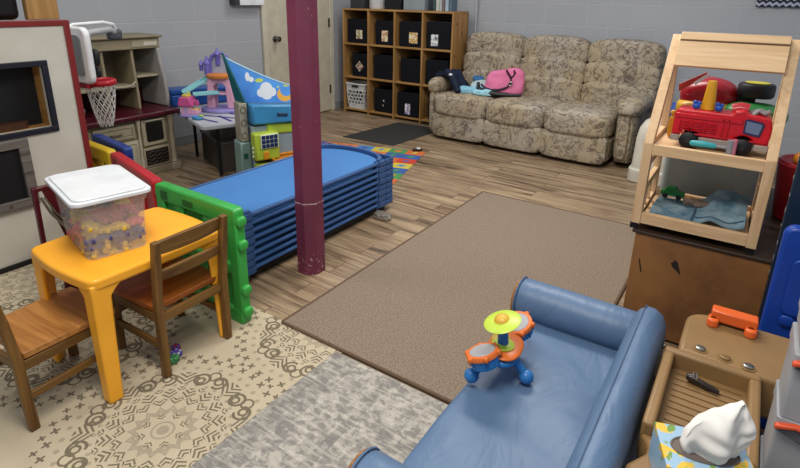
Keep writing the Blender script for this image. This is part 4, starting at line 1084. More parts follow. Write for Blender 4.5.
# back: rounded roll over a sloping panel
pr_ = [(-.145, .03), (-.240, .20), (-.247, .26), (-.240, .33), (-.230, .39), (-.217, .422), (-.198, .438), (-.176, .438), (-.153, .424), (-.139, .394), (-.134, .34), (-.133, .20), (-.134, .03)]
m = MB(); nb = len(pr_); vs = []; ys = [.650, .655, .67, .70, .85, 1.0, 1.12, 1.14, 1.16, 1.3, 1.42, 1.535, 1.56, 1.573, 1.578]
for i, y in enumerate(ys):
    e_ = min(i, len(ys)-1-i); k_ = [.90, .96, .985, 1][min(e_, 3)]
    for x, z in pr_: vs.append((-.18+(x+.18)*k_+.003*noise.noise(Vector((y*9, z*9, 1))), y, .03+(z-.03)*(1-(1-k_)*.5)+.003*noise.noise(Vector((y*7, x*9, 5)))))
fs = [tuple(range(nb)), tuple((len(ys)-1)*nb+k for k in range(nb))]
for i in range(len(ys)-1):
    for k in range(nb): q = (k+1) % nb; fs.append((i*nb+k, i*nb+q, i*nb+nb+q, i*nb+nb+k))
m.add(vs, fs); bk = Bk(m, 'backrest', bevel=.0)
m = MB().tube([(-.200, y, .4365) for y in (.665, .8, 1.0, 1.2, 1.4, 1.565)], .0022, 6); build(m, 'seam', plastic('#2f4766', .5), bk)
m = MB()
for y, z in ((1.42, .30), (1.25, .27), (1.50, .36)): m.ball((-.131, y, z), (.004, .009, .009), 6)
build(m, 'stud', metal('#b8b8b4', .2), bk)
for x in (-.54, -.17):
    for y in (.76, 1.60): build(MB().lathe([(.018, .0168), (.022, .031)], (x, y, 0), 12), 'foot', BLK, t)

# ================================================================ TOY DRUM KIT
SEAT = .2215
t = thing('toy_drum_kit', 'blue and orange toy drum kit with lime cymbal on the blue sofa seat', 'toy drum kit', (-.53, 1.29, SEAT), math.radians(8)); t.scale = (1.06, 1.06, 1.03)
DB = plastic('#2f76b8', .35); DO = plastic('#e0702c', .35); LM = plastic('#bfd94a', .35); GR = plastic('#a4a5a8', .35)
def D(m, name, mt, parent=None, **k): return build(m, name, mt, parent or t, local=True, **k)
for name, p in (('foot', (-.065, -.075)), ('foot', (.072, -.01)), ('foot', (-.02, .085))):
    f_ = D(MB().ball((p[0], p[1], .021), .0205, 8), name, DB)
    D(MB().tube([(p[0], p[1], .024), (p[0]*.6, p[1]*.6, .052), (p[0]*.3, p[1]*.3, .07)], [.011, .012, .016], 10), 'leg', DB)
m = MB().cush((0, 0, .075), (.046, .068, .018), 2.6, 10); D(m, 'base_shell', DB)
m = MB().cush((.005, .0, .094), (.048, .066, .010), 2.4, 10); D(m, 'console', DO)
m = MB().cush((-.012, .012, .104), (.026, .030, .006), 2.6, 8); D(m, 'control_panel', plastic('#d8b53a', .35))
m = MB().lathe([(.030, .100), (.032, .106), (.020, .112)], (.0, -.01, 0), 18); D(m, 'collar', LM)
D(MB().tube([(0, -.01, .105), (-.004, -.012, .172)], [.0155, .0135], 14), 'post', DB)
M4 = Matrix.Translation((-.006, -.014, .180)) @ Matrix.Rotation(math.radians(-16), 4, 'Y') @ Matrix.Rotation(math.radians(8), 4, 'X')
m = MB(); m.T = M4; m.lathe([(.006, -.008), (.050, -.002), (.052, .001), (.047, .004), (.022, .009), (.004, .009)], (0, 0, 0), 28); cy = D(m, 'cymbal', LM)
m = MB(); m.T = M4; m.lathe([(.022, .0085), (.019, .015), (.008, .020), (.003, .021)], (0, 0, 0), 18); D(m, 'cymbal_dome', plastic('#dcae3c', .35), cy)
def drum(x, y, z, rx, ry):
    M4 = Matrix.Translation((x, y, z)) @ Matrix.Rotation(ry, 4, 'Y') @ Matrix.Rotation(rx, 4, 'X')
    m = MB(); m.T = M4; m.lathe([(.036, -.034), (.041, -.030), (.044, .0), (.043, .004)], (0, 0, 0), 24); d = D(m, 'drum', DB)
    m = MB(); m.T = M4; m.lathe([(.0445, -.004), (.0475, -.002), (.0475, .008), (.045, .011), (.037, .0115), (.037, .005)], (0, 0, 0), 24)
    for k in range(6): m.cush((.046*math.cos(k*PI/3), .046*math.sin(k*PI/3), .003), (.008, .008, .009), 3, 4)
    D(m, 'drum_rim', DO, d)
    m = MB(); m.T = M4; m.lathe([(.036, .006), (.037, .0105), (.035, .0125), (.004, .013)], (0, 0, 0), 24); D(m, 'drum_head', GR, d)
    for k in range(8):
        m = MB(); m.T = M4; m.beam((.0425*math.cos(k*PI/4+.3), .0425*math.sin(k*PI/4+.3), -.028), (.0445*math.cos(k*PI/4+.3), .0445*math.sin(k*PI/4+.3), -.004), .004, .004)
        D(m, 'tension_rod', DB, d)
drum(-.040, -.062, .094, math.radians(-4), math.radians(-22)); drum(.01, .108, .100, math.radians(16), math.radians(-14))
ZONE = 'cab'
# ================================================================ BROWN CABINET
def m_cab():
    m = N('brown_hardboard'); v = m.map()
    c = m.mix(m.ramp(m.noise(v, 3.5, 5, .6), [(.35, 0.), (.68, 1.)]), '#6b4628', '#96673a')
    c = m.mix(m.math('MULTIPLY', m.ramp(m.noise(v, 24, 4, .7), [(.5, 0.), (.75, 1.)]), .4), c, '#96683b')
    m.col(c); m.rough(.5); return m.m
t = thing('low_cabinet', 'worn brown wooden cabinet under the pale wood shelf', 'cabinet', (.05, 2.55, 0))
KX0, KX1, KY0, KY1, KZ = -.345, .60, 2.10, 3.02, .45
build(MB().box(KX0, KX1, KY0+.012, KY1, 0.013, KZ-.012), 'body', m_cab(), t, bevel=.004)
build(MB().box(KX0, KX1, KY0, KY0+.0118, .0135, KZ-.013), 'front_board', m_cab(), t, bevel=.002)
build(MB().box(KX0-.012, KX1, KY0-.008, KY1, KZ-.0118, KZ), 'top_board', plastic('#3a2a1f', .5), t, bevel=.003)
m = MB().prism([(-.205, .345), (-.19, .362), (-.182, .355), (-.17, .322), (-.165, .305), (-.178, .318), (-.195, .33)], KY0-.0015, KY0+.002, 'XZ'); m.prism([(-.318, .33), (-.314, .332), (-.300, .28), (-.304, .275)], KY0-.0015, KY0+.002, 'XZ')
build(m, 'scuff', plastic('#2a211c', .6), t)

# ================================================================ PALE WOOD SHELF
t = thing('wooden_display_rack', 'pale wood display rack with a sloping front on the brown cabinet', 'shelf', (-.155, 2.25, KZ+.0005))
for x in (-.358, .031):
    for y in (2.12, 2.455): build(MB().box(x-.013, x+.013, y-.013, y+.013, KZ+.0005, KZ+.0248), 'foot', BLK, t)
RX0, RX1, Z0 = -.368, .047, KZ+.025
sw = .032
for x in (RX0, RX1-sw):
    f_ = build(MB().box(x, x+sw, 2.10, 2.142, Z0, .797), 'front_post', PALEZ, t, bevel=.002)
    m = MB().prism([(2.10, .797), (2.142, .797), (2.422, 1.163), (2.394, 1.180), (2.382, 1.170)], x, x+sw, 'YZ'); build(m, 'sloping_post', PALEZ, t, bevel=.002)
    build(MB().box(x+.002, x+sw-.004, 2.44, 2.475, Z0, 1.12), 'back_post', PALEZ, t, bevel=.002)
    for z in (.495, .61, .71, .79): build(MB().box(x+.006, x+sw-.006, 2.142, 2.44, z-.016, z+.012), 'side_rail', PALEY, t, bevel=.002)
    for y in (2.25, 2.33): build(MB().box(x+.010, x+.020, y, y+.02, .508, .594), 'side_slat', PALEZ, t)
for z0, z1, nm in ((.478, .521, 'front_rail'), (.755, .795, 'front_rail')):
    build(MB().box(RX0+sw, RX1-sw, 2.102, 2.125, z0, z1), nm, PALE, t, bevel=.002)
build(MB().box(RX0+sw, RX1-sw, 2.1255, 2.46, .484, .496), 'lower_board', PALE, t)
build(MB().box(RX0+sw, RX1-sw, 2.1255, 2.46, .768, .780), 'middle_board', PALE, t)
for z0, z1 in ((.478, .515), (.755, .79)): build(MB().box(RX0+sw, RX1-sw, 2.45, 2.47, z0, z1), 'back_rail', PALE, t, bevel=.002)
def slope(z0, z1, d0, d1):  # board lying in the sloping front plane
    a = Vector((2.10, .80)); d = (Vector((2.394, 1.180))-a).normalized(); n_ = Vector((d.y, -d.x))
    p = [a+d*z0-n_*d0, a+d*z1-n_*d0, a+d*z1-n_*d1, a+d*z0-n_*d1]
    return [(q.x, q.y) for q in p]
m = MB().prism(slope(.444, .478, -.002, .022), RX0+sw, RX1-sw, 'YZ'); build(m, 'top_rail', PALE, t, bevel=.002)
m = MB().prism(slope(.326, .434, .012, .024), RX0+sw, RX1-sw, 'YZ'); build(m, 'header_board', PALE, t, bevel=.001)
m = MB().prism(slope(.4345, .4435, .010, .020), RX0+sw, RX1-sw, 'YZ'); build(m, 'groove_strip', plastic('#5d4427', .6), t)

# ---- fire truck on the middle board
FR = plastic('#cf1626', .3, .04)
MZ = .7815
t = thing('toy_fire_truck', 'large red toy fire truck on the middle board of the display rack', 'toy truck', (-.135, 2.235, MZ))
fx0, fx1, fy0, fy1 = -.292, .012, 2.175, 2.305
for x in (-.232, -.062):
    for y, n_ in ((fy0-.004, 1), (fy1+.004, -1)):
        wv = build(MB().lathe([(.026, 0), (.0305, .004), (.0305, .018), (.027, .021)], (x, y-.001 if n_ > 0 else y-.020, MZ+.0312), 22, 'Y'), 'wheel', BLK, t)
        build(MB().lathe([(.010, -.002), (.012, .001)], (x, (y-.001) if n_ > 0 else y+.002, MZ+.0312), 12, 'Y'), 'hub', plastic('#2b2b2d', .4), wv)
def truck_side():
    pts = [(fx0, .034), (fx0, .048)]
    pts += [(fx0, .128), (fx0+.012, .143), (-.11, .141), (-.10, .156), (-.075, .160), (-.06, .146), (-.02, .143), (fx1-.004, .136), (fx1+.004, .10), (fx1, .034)]
    return pts
arch = []
def with_arches(pts):
    out = pts[:]
    for x in (-.062, -.232): out += arc(x, .034, .036, 0, PI, 8)
    return out
m = MB().prism([(x, MZ+z) for x, z in with_arches(truck_side())], fy0+.014, fy1-.014, 'XZ'); build(m, 'body', FR, t, bevel=.006, seg=3)
m = MB()
def panel(x0, x1, z0, z1): m.box(x0, x1, fy0+.008, fy0+.016, MZ+z0, MZ+z1)
panel(fx0+.004, -.074, .112, .128); panel(fx0+.004, fx1-.005, .052, .058)
for k in range(3):
    x = -.268+.042*k
    for z in (.066, .074, .082, .090, .098): panel(x, x+.030, z, z+.004)
    panel(x-.004, x, .062, .104); panel(x+.030, x+.034, .062, .104)
panel(-.135, -.128, .06, .125); panel(-.118, -.112, .06, .125)
build(m, 'side_panel', FR, t, bevel=.0015, seg=1)
m = MB().box(fx0+.03, fx1, fy0+.01, fy1-.01, MZ+.022, MZ+.034).box(-.20, -.095, fy0+.006, fy0+.02, MZ+.024, MZ+.046).box(-.028, fx1+.004, fy0+.006, fy0+.02, MZ+.024, MZ+.046).box(fx0-.002, -.264, fy0+.006, fy0+.02, MZ+.024, MZ+.046)
build(m, 'running_board', plastic('#a49a90', .4), t, bevel=.003)
w_ = build(MB().prism([(-.068, MZ+.082), (-.068, MZ+.128), (-.060, MZ+.133), (-.016, MZ+.126), (-.008, MZ+.118), (-.016, MZ+.074), (-.042, MZ+.076)], fy0+.010, fy0+.0155, 'XZ'), 'window_frame', plastic('#352a52', .4), t)
build(MB().prism([(-.062, MZ+.087), (-.062, MZ+.126), (-.018, MZ+.120), (-.015, MZ+.114), (-.021, MZ+.081), (-.041, MZ+.083)], fy0+.0085, fy0+.0105, 'XZ'), 'window', plastic('#6f7d9c', .2), w_)
m = MB().tube([(-.112, 2.24, MZ+.150), (-.09, 2.24, MZ+.158), (-.066, 2.24, MZ+.154)], .024, 12); build(m, 'beacon', plastic('#c33038', .25), t)
m = MB().tube([(-.05, 2.22, MZ+.142), (-.035, 2.23, MZ+.158), (-.015, 2.23, MZ+.150), (.0, 2.225, MZ+.162)], .008, 8).tube([(-.055, 2.26, MZ+.140), (-.03, 2.26, MZ+.152), (-.008, 2.25, MZ+.146)], .012, 8)
build(m, 'hose', plastic('#9a9896', .35), t)
build(MB().box(-.23, -.15, 2.20, 2.28, MZ+.136, MZ+.142), 'roof_deck', FR, t)
t = thing('toy_cone', 'yellow toy cone standing on the red fire truck roof', 'toy cone', (-.192, 2.24, MZ+.1435))
build(MB().lathe([(.024, 0), (.020, .045), (.015, .098), (.0135, .104)], (0, 0, 0), 20), 'body', plastic('#dfa021', .3), t, local=True)
for x, y, c, lb in ((-.228, 2.218, '#2353b0', 'blue toy peg on the truck roof, left of yellow cone'), (-.156, 2.218, '#2353b0', 'blue toy peg on the truck roof, right of yellow cone')):
    t = thing('toy_peg', lb, 'toy', (x, y, MZ+.1435), 0, 'blue toy pegs on the fire truck')
    m = MB().cush((0, 0, .011), (.013, .012, .011), 2.6, 6); build(m, 'body', plastic(c, .3), t, local=True)
    m = MB().ball((-.006, 0, .024), .008, 5).ball((.008, .004, .022), .007, 5); build(m, 'top', plastic(c, .3), t, local=True)
t = thing('toy_figure', 'tiny yellow toy figure behind the fire truck rear end', 'toy', (-.312, 2.33, MZ), 0)
build(MB().cush((0, 0, .045), (.012, .012, .045), 3, 6).ball((0, 0, .10), .011, 6), 'body', plastic('#d99a2a', .3), t, local=True)
# ---- teal toy hammer
t = thing('toy_hammer', 'teal handled toy hammer with pink ringed head before the fire truck', 'toy hammer', (-.15, 2.142, MZ), 0)
m = MB().tube([(-.222, 2.142, MZ+.031), (-.215, 2.142, MZ+.031), (-.18, 2.142, MZ+.032), (-.145, 2.142, MZ+.031), (-.138, 2.142, MZ+.031)], [.006, .011, .0125, .010, .008], 12); build(m, 'handle', plastic('#3aa5ac', .35), t)
build(MB().tube([(-.138, 2.142, MZ+.031), (-.098, 2.142, MZ+.031)], .0055, 10), 'neck', plastic('#8d8c93', .35), t)
build(MB().tube([(-.095, 2.142, MZ+.002), (-.095, 2.142, MZ+.060)], .0115, 14), 'head', plastic('#8d8c93', .35), t)
build(MB().tube([(-.083, 2.142, MZ+.001), (-.083, 2.142, MZ+.064)], .0075, 12), 'rim', plastic('#c8788c', .35), t)
# ---- denim cloth and green car on the lower board
def m_denim():
    m = N('washed_denim'); v = m.map()
    c = m.mix(m.ramp(m.noise(v, 14, 5, .65), [(.35, 0.), (.65, 1.)]), '#4f7186', '#8ba3ad'); m.col(c); m.rough(.9)
    m.bump(m.noise(v, 160, 2), .3, .002); m.b.inputs['Specular IOR Level'].default_value = .1; return m.m
DN = m_denim()
t = thing('denim_cloth', 'faded blue denim cloth folded on the lower board of the rack', 'cloth', (-.15, 2.25, .4975))
def dn(u, v):
    x = -.318+.318*u; y = 2.150+.25*v-.015*math.sin(u*3)
    z = .506+.012*noise.noise(Vector((u*5, v*4, 0)))+.006*math.sin(u*13+v*4)
    if u > .45: z += .075*min(1, (u-.45)/.2)*(.35+.65*v)
    z += .012*math.exp(-((u-.47)/.05)**2)
    return (x, y, max(.5055, z))
build(MB().grid(26, 16, dn, (0, 0, .008)), 'body', DN, t)
m = MB().tube([Vector(dn(.47+.01*math.sin(v*6), v))+Vector((0, 0, .003)) for v in [i/12 for i in range(13)]], .004, 6)
m.tube([Vector(dn(u, .10))+Vector((0, 0, .002)) for u in [.48+.5*i/10 for i in range(11)]], .003, 6); build(m, 'seam', plastic('#3d5a70', .8), t)
t = thing('crumpled_rag', 'dark patterned rag on top of the denim cloth', 'rag', (-.20, 2.28, .518))
m = MB().cush((-.170, 2.290, .540), (.045, .022, .012), 3, 10, fn=lambda q: q*(1+.5*noise.noise(q*50))); build(m, 'body', cloth('#4a3c38', '#8b7a6c', 60, .8), t)
t = thing('toy_car', 'small green toy car on the lower board behind the denim', 'toy car', (-.265, 2.365, .5185), .0); t.scale = (1.15, 1.1, 1.15)
m = MB().prism([(-.038, .009), (-.040, .024), (-.028, .027), (-.022, .042), (.010, .042), (.018, .028), (.038, .025), (.040, .009)], -.017, .017, 'XZ'); build(m, 'body', plastic('#23803c', .3), t, local=True, bevel=.003)
build(MB().box(-.038, .038, -.0185, .0185, .008, .013), 'bumper', plastic('#b9bdb0', .4), t, local=True)
for x in (-.022, .022):
    for s in (-1, 1): build(MB().lathe([(.0085, -.003), (.0095, 0), (.0085, .003)], (x, s*.0185, .0095), 14, 'Y'), 'wheel', BLK, t, local=True)

# ================================================================ PILE BEHIND THE RACK
TB0 = KZ+.001
t = thing('storage_tub', 'grey green storage tub on the cabinet behind the display rack', 'tub', (-.13, 2.76, TB0))
build(MB().prism(rrect(-.34, .03, 2.56, 2.96, .03), TB0, TB0+.33), 'body', plastic('#9aa19f', .4), t, bevel=.005)
build(MB().prism(rrect(-.355, .04, 2.545, 2.975, .035), TB0+.3305, TB0+.355), 'lid', plastic('#6f7f78', .4), t, bevel=.006)
LZ = TB0+.356
t = thing('ride_on_toy', 'red and yellow toy vehicle with black wheel piled behind the rack', 'toy vehicle', (-.17, 2.76, LZ))
RD = plastic('#9c1220', .3)
m = MB().cush((-.225, 2.72, LZ+.105), (.115, .10, .075), 2.8, 10, fn=lambda q: Vector((q.x, q.y, q.z+.25*q.x*0-.12*abs(q.x)*(1 if q.z > 0 else 0)))); build(m, 'body', RD, t)
m = MB().cush((-.215, 2.70, LZ+.045), (.13, .10, .044), 3.2, 8); build(m, 'chassis', plastic('#c99a22', .35), t)
m = MB().prism([(-.335, LZ+.12), (-.31, LZ+.14), (-.235, LZ+.20), (-.245, LZ+.21), (-.34, LZ+.15)], 2.60, 2.625, 'XZ'); build(m, 'stripe', plastic('#b7342c', .35), t)
m = MB().prism([(-.285, LZ+.165), (-.235, LZ+.21), (-.228, LZ+.20), (-.275, LZ+.155)], 2.596, 2.60, 'XZ'); build(m, 'stripe', WHT, t)
wv = build(MB().lathe([(.03, -.03), (.062, -.028), (.068, -.02), (.068, .02), (.062, .028), (.03, .03)], (-.055, 2.68, LZ+.145), 28), 'wheel', BLK, t)
build(MB().lathe([(.034, .0285), (.044, .030), (.046, .033), (.036, .034)], (-.055, 2.68, LZ+.145), 24), 'hub', plastic('#cfc33a', .3), wv)
build(MB().box(-.13, -.05, 2.67, 2.69, LZ+.09, LZ+.115), 'axle', BLK, t)
t = thing('green_toy_pod', 'rounded green plastic toy piled under the black wheel', 'toy', (-.03, 2.66, LZ))
m = MB().cush((-.045, 2.64, LZ+.05), (.12, .08, .05), 2.4, 10); build(m, 'body', plastic('#2f7d3c', .35), t)
m = MB().cush((-.06, 2.575, LZ+.055), (.045, .025, .016), 3, 6); build(m, 'cap', plastic('#a9aaa6', .35), t)
t = thing('red_bucket', 'red bucket of toys standing right of the display rack', 'bucket', (.20, 2.62, TB0))
build(MB().lathe([(.10, 0), (.105, .01), (.125, .22), (.132, .235), (.11, .24)], (0, 0, 0), 24), 'body', plastic('#a51a22', .35), t, local=True)
t_ = build(MB().tube([(.118*math.cos(k*PI/10), .118*math.sin(k*PI/10), .240) for k in range(20)], .007, 6, closed=True), 'rim', plastic('#a51a22', .35), t, local=True)
for k, (dx, dy, dz, c, lb) in enumerate(((-.05, -.05, .262, '#d8882a', 'orange toy ball on the red bucket'), (.03, -.06, .262, '#5aa03a', 'lime green toy ball on the red bucket'), (-.01, -.04, .307, '#3f9a4a', 'green toy ball topmost on the red bucket'))):
    o = build(MB().ball((.20+dx, 2.62+dy, TB0+dz), (.034, .034, .03), 8), 'toy_ball', plastic(c, .35)); tag(o, lb, 'ball', 'toy balls on the red bucket')

ZONE = 'trash'
# ================================================================ WHITE BIN BY THE SOFA
t = thing('waste_bin', 'cream white plastic waste bin between the sofa arm and rack', 'bin', (-.655, 4.25, 0))
m = MB().prism(rrect(-.15, .15, -.13, .13, .07), 0, .10); build(m, 'base', plastic('#c4bfb0', .4), t, local=True, bevel=.01)
m = MB(); prof = [(.10, 1.0), (.11, .90), (.34, .86), (.42, .78), (.47, .60), (.50, .30)]; vs = []; base = rrect(-.15, .15, -.13, .13, .07); nb = len(base)
for z, k in prof: vs += [(x*k, y*k, z) for x, y in base]
fs = [tuple(range(nb))[::-1], tuple(5*nb+i for i in range(nb))]
for i in range(5):
    for k in range(nb): q = (k+1) % nb; fs.append((i*nb+k, i*nb+q, (i+1)*nb+q, (i+1)*nb+k))
build(m.add(vs, fs), 'body', plastic('#cfcabb', .4), t, local=True)
t = thing('blue_tub', 'blue plastic tub behind the white bin beside the sofa arm', 'tub', (-.44, 4.55, 0))
build(MB().prism(rrect(-.20, .30, -.15, .25, .04), 0, .50), 'body', plastic('#1c4aa0', .35), t, local=True, bevel=.01)
build(MB().prism(rrect(-.215, .315, -.165, .265, .05), .5005, .54), 'lid', plastic('#2458b8', .35), t, local=True, bevel=.01)

ZONE = 'tan'
# ================================================================ TAN PLAY TABLE
TN = plastic('#8f7048', .42); TN2 = plastic('#86683f', .45)
t = thing('water_table', 'tan plastic toy workbench table with ridged tray beside the blue sofa', 'play table', (.1, 1.35, 0))
TT = .40
lobe = [(-.092, 1.44), (-.094, 1.50)] + [(-.026-.067*math.cos(a), 1.625+.060*math.sin(a)) for a in [i*PI/2/6 for i in range(7)]] + [(.10, 1.685), (.34, 1.685), (.34, 1.44)]
m = MB().prism(lobe, .28, TT); build(m, 'rear_deck', TN, t, bevel=.012, seg=3)
# rim of the sunken tray
ox0, ox1, oy0, oy1, w_ = -.122, .100, 1.10, 1.438, .026
m = MB()
m.box(ox0, ox1, oy1-w_, oy1, .30, TT+.006).box(ox0, ox0+w_, oy0, oy1-w_, .30, TT+.006).box(ox1-w_, ox1, oy0, oy1-w_, .30, TT+.006)
build(m, 'tray_rim', TN, t, bevel=.008, seg=3)
m = MB().prism([(-.122, 1.099), (-.098, 1.065), (-.100, 1.04), (-.128, .99), (-.128, .70), (.080, .70), (.080, 1.099)], .30, TT-.02)
build(m, 'front_deck', TN, t, bevel=.010, seg=2)
m = MB().box(ox0+w_, ox1-w_, oy0, oy1-w_, .30, TT-.042)
for k in range(13): y = oy0+.02+k*.0245; m.box(ox0+w_+.012, ox1-w_-.01, y, y+.007, TT-.042, TT-.039)
build(m, 'tray_floor', plastic('#8a6c46', .45), t)
for x, y in ((-.03, 1.64), (.30, 1.64), (-.06, .76), (.04, .76)): build(MB().lathe([(.024, 0), (.034, .30)], (x, y, 0), 14), 'leg', TN, t)
for k, x in enumerate((-.042, .017, .070)):
    y = 1.475-.006*k
    m = MB().lathe([(.019, TT), (.019, TT+.0015)], (x, y, 0), 20); rg = build(m, 'knob_seat', TN2, t)
    m = MB().lathe([(.0125, TT+.0015), (.0125, TT+.006), (.010, TT+.0075)], (x, y, 0), 18).box(x-.009, x+.009, y-.002, y+.002, TT+.0075, TT+.0095)
    build(m, 'knob', metal('#9b9a94', .3) if k != 1 else TN2, rg)
m = MB().tube([(-.058, 1.372, TT-.028), (-.05, 1.371, TT-.026), (-.03, 1.367, TT-.028), (.012, 1.357, TT-.031), (.017, 1.356, TT-.032)], [.008, .0115, .009, .007, .004], 10); build(m, 'latch', plastic('#2e2725', .25), t)
m = MB().tube([(-.046, 1.384, TT-.018), (-.043, 1.358, TT-.018)], .0032, 6).tube([(-.038, 1.382, TT-.018), (-.035, 1.356, TT-.018)], .0032, 6); build(m, 'latch_ring', metal(), t)
# orange vice on the rear deck
t = thing('orange_toy_vice', 'orange plastic toy vice clipped on the rear edge of the tan table', 'toy vice', (.02, 1.65, TT+.0005))
OR2 = plastic('#e5662c', .32)
m = MB().prism([(-.034, TT+.001), (-.034, TT+.044), (.082, TT+.044), (.082, TT+.001), (.062, TT+.001), (.055, TT+.009), (-.012, TT+.009), (-.018, TT+.001)], 1.632, 1.674, 'XZ'); build(m, 'jaw', OR2, t, bevel=.005)
for x in (-.026, .068): build(MB().lathe([(.0155, TT+.001), (.0155, TT+.020), (.012, TT+.024)], (x, 1.622, 0), 16).box(x-.013, x+.013, 1.622, 1.645, TT+.001, TT+.024), 'foot', OR2, t, bevel=.002)
# tissue box
def m_tis():
    m = N('leaf_print_card'); v = m.map()
    a = m.ramp(m.noise(m.map((1, 1, 1), rot=(.4, .3, .7)), 17, 2, .5, 1.2), [(.55, 0.), (.58, 1.)])
    b = m.ramp(m.noise(m.map((1, 1, 1), loc=(5, 2, 1)), 26, 2, .5, 1.4), [(.60, 0.), (.63, 1.)])
    c = m.mix(a, '#93b4cc', '#d9b43c'); c = m.mix(b, c, '#6d9448'); m.col(c); m.rough(.4); return m.m
TBX = Vector((.000, 1.008, TT-.0195)); rt_ = math.radians(20)
t = thing('tissue_box', 'light blue tissue box with yellow leaf print on the tan table', 'tissue box', TBX, rt_)
m = MB().box(-.080, .080, -.058, .058, 0, .088); build(m, 'carton', m_tis(), t, local=True, bevel=.002)
m = MB().prism(arc(0, 0, .058, 0, 2*PI, 28, .030)[:-1], .0885, .0892); m.tube([(.060*math.cos(k*PI/14), .032*math.sin(k*PI/14), .089) for k in range(28)], .0022, 6, closed=True)
build(m, 'opening', plastic('#6a5f58', .5), t, local=True)
def m_tissue():
    m = N('tissue_paper'); m.col(m.mix(m.noise(m.map(), 30, 3), '#d8d6d0', '#e6e4de')); m.rough(.9); m.b.inputs['Specular IOR Level'].default_value = .05; return m.m
def tis(u, v):
    # a pulled-up sheet: gathered in the slot, opening into folds and pinched to one high peak
    a = 2*PI*u; w = math.sin(PI*min(1, .12+v*.88))
    rx = (.034*(1-v)+.030*w+.002)*(1+.10*math.sin(3*a+1+v*2)); ry = (.014*(1-v)+.024*w+.002)*(1+.38*math.sin(4*a+v*4))
    k = max(0, v-.1)
    return (rx*math.cos(a)*(1+.12*noise.noise(Vector((u*6, v*5, 1))))+.058*k+.0*math.sin(2.5*v), ry*math.sin(a)+.018*k+.008*noise.noise(Vector((u*14, v*7, 4))), .0895+.112*v+.014*v*(1-v)*math.sin(3*a+2)*2-.020*math.cos(a-.4)*math.sin(PI*v)*.6)
m = MB().grid(60, 22, tis)
o = build(m, 'tissue', m_tissue(), t, local=True, fix=True)

# ================================================================ BLUE SLAB, NAVY PANEL, GREY BINS
t = thing('blue_play_panel', 'bright blue plastic panel standing behind the tan play table', 'panel', (.3, 1.80, 0))
BB = plastic('#123f9c', .35)
m = MB().prism([(a, b) for a, b in rrect(.098, .56, 0, .692, .03)], 1.785, 1.825, 'XZ'); b_ = build(m, 'body', BB, t, bevel=.01, seg=2)
m = MB().prism([(a, b) for a, b in rrect(.135, .52, .42, .60, .02)], 1.775, 1.786, 'XZ').cush((.155, 1.779, .40), (.018, .008, .018), 3, 6); build(m, 'raised_rib', BB, b_, bevel=.004)
t = thing('navy_board', 'tall dark navy board at the right edge behind the blue panel', 'board', (.35, 2.0, 0))
build(MB().box(.104, .60, 1.985, 2.02, 0, 1.05), 'body', plastic('#15273a', .4), t, bevel=.004)
m = MB()
random.seed(9)
for k in range(9): z = .45+.055*k; m.cush((.1035, 2.0+random.uniform(-.012, .012), z), (.0012, .004, random.uniform(.004, .014)), 2.5, 4)
build(m, 'chipped_edge', plastic('#8d8f92', .6), t)
GB = plastic('#a0a2a6', .42); GD = plastic('#5e6064', .5); OG = plastic('#d4532e', .4)
zs = [(0, .13), (.13, .255), (.255, .385), (.385, .535), (.535, .678), (.69, .752)]
for k, (z0, z1) in enumerate(zs):
    lb = ['lowest grey storage bin of the stack by the tan table, on the floor', 'grey storage bin just above the floor one in the corner stack', 'third grey storage bin from the floor in the corner stack', 'grey orange rimmed storage bin level with the tissue box', 'grey orange rimmed storage bin beneath the flat topmost one', 'flat grey orange rimmed bin topmost of the corner stack'][k]
    t = thing('stacking_bin', lb, 'bin', (.25, 1.17, z0+.001), 0, 'grey bins with orange rims stacked at the right')
    zb, zt = z0+.001, z1-.001
    m = MB(); base = rrect(.106, .40, 1.106, 1.235, .006, 3); nb = len(base); vs = []
    for z, gpx in ((zb, .002), (zt-.03, .0005), (zt-.028, -.002), (zt-.0, -.002)):
        vs += [(x+(gpx if x < .2 else -gpx), y+(gpx if y < 1.17 else -gpx), z) for x, y in base]
    fs = [tuple(range(nb))[::-1], tuple(3*nb+i for i in range(nb))]
    for i in range(3):
        for q_ in range(nb): q = (q_+1) % nb; fs.append((i*nb+q_, i*nb+q, (i+1)*nb+q, (i+1)*nb+q_))
    build(m.add(vs, fs), 'body', GB, t)
    m = MB()
    m.prism([(.103, zt-.012), (.136, zt-.0005), (.175, zt-.008), (.40, zt-.014), (.40, zt-.022), (.175, zt-.016), (.136, zt-.009), (.103, zt-.021)], 1.092, 1.1055, 'XZ')
    build(m, 'rim', OG, t, bevel=.002, seg=1)
    build(MB().prism([(.106, zt-.026), (.136, zt-.014), (.175, zt-.022), (.38, zt-.028), (.38, zt-.05), (.17, zt-.048)], 1.098, 1.1055, 'XZ'), 'shadow_lip', GD, t, bevel=.004)  # moulded lip; its dark grey paints in the shadow below the rim
t = thing('white_container', 'small white plastic container at the right edge above the grey bins', 'container', (.22, 1.17, .7525))
build(MB().prism(rrect(.130, .32, 1.115, 1.225, .03), .7525, .81), 'body', plastic('#b9bec4', .4), t, bevel=.006)

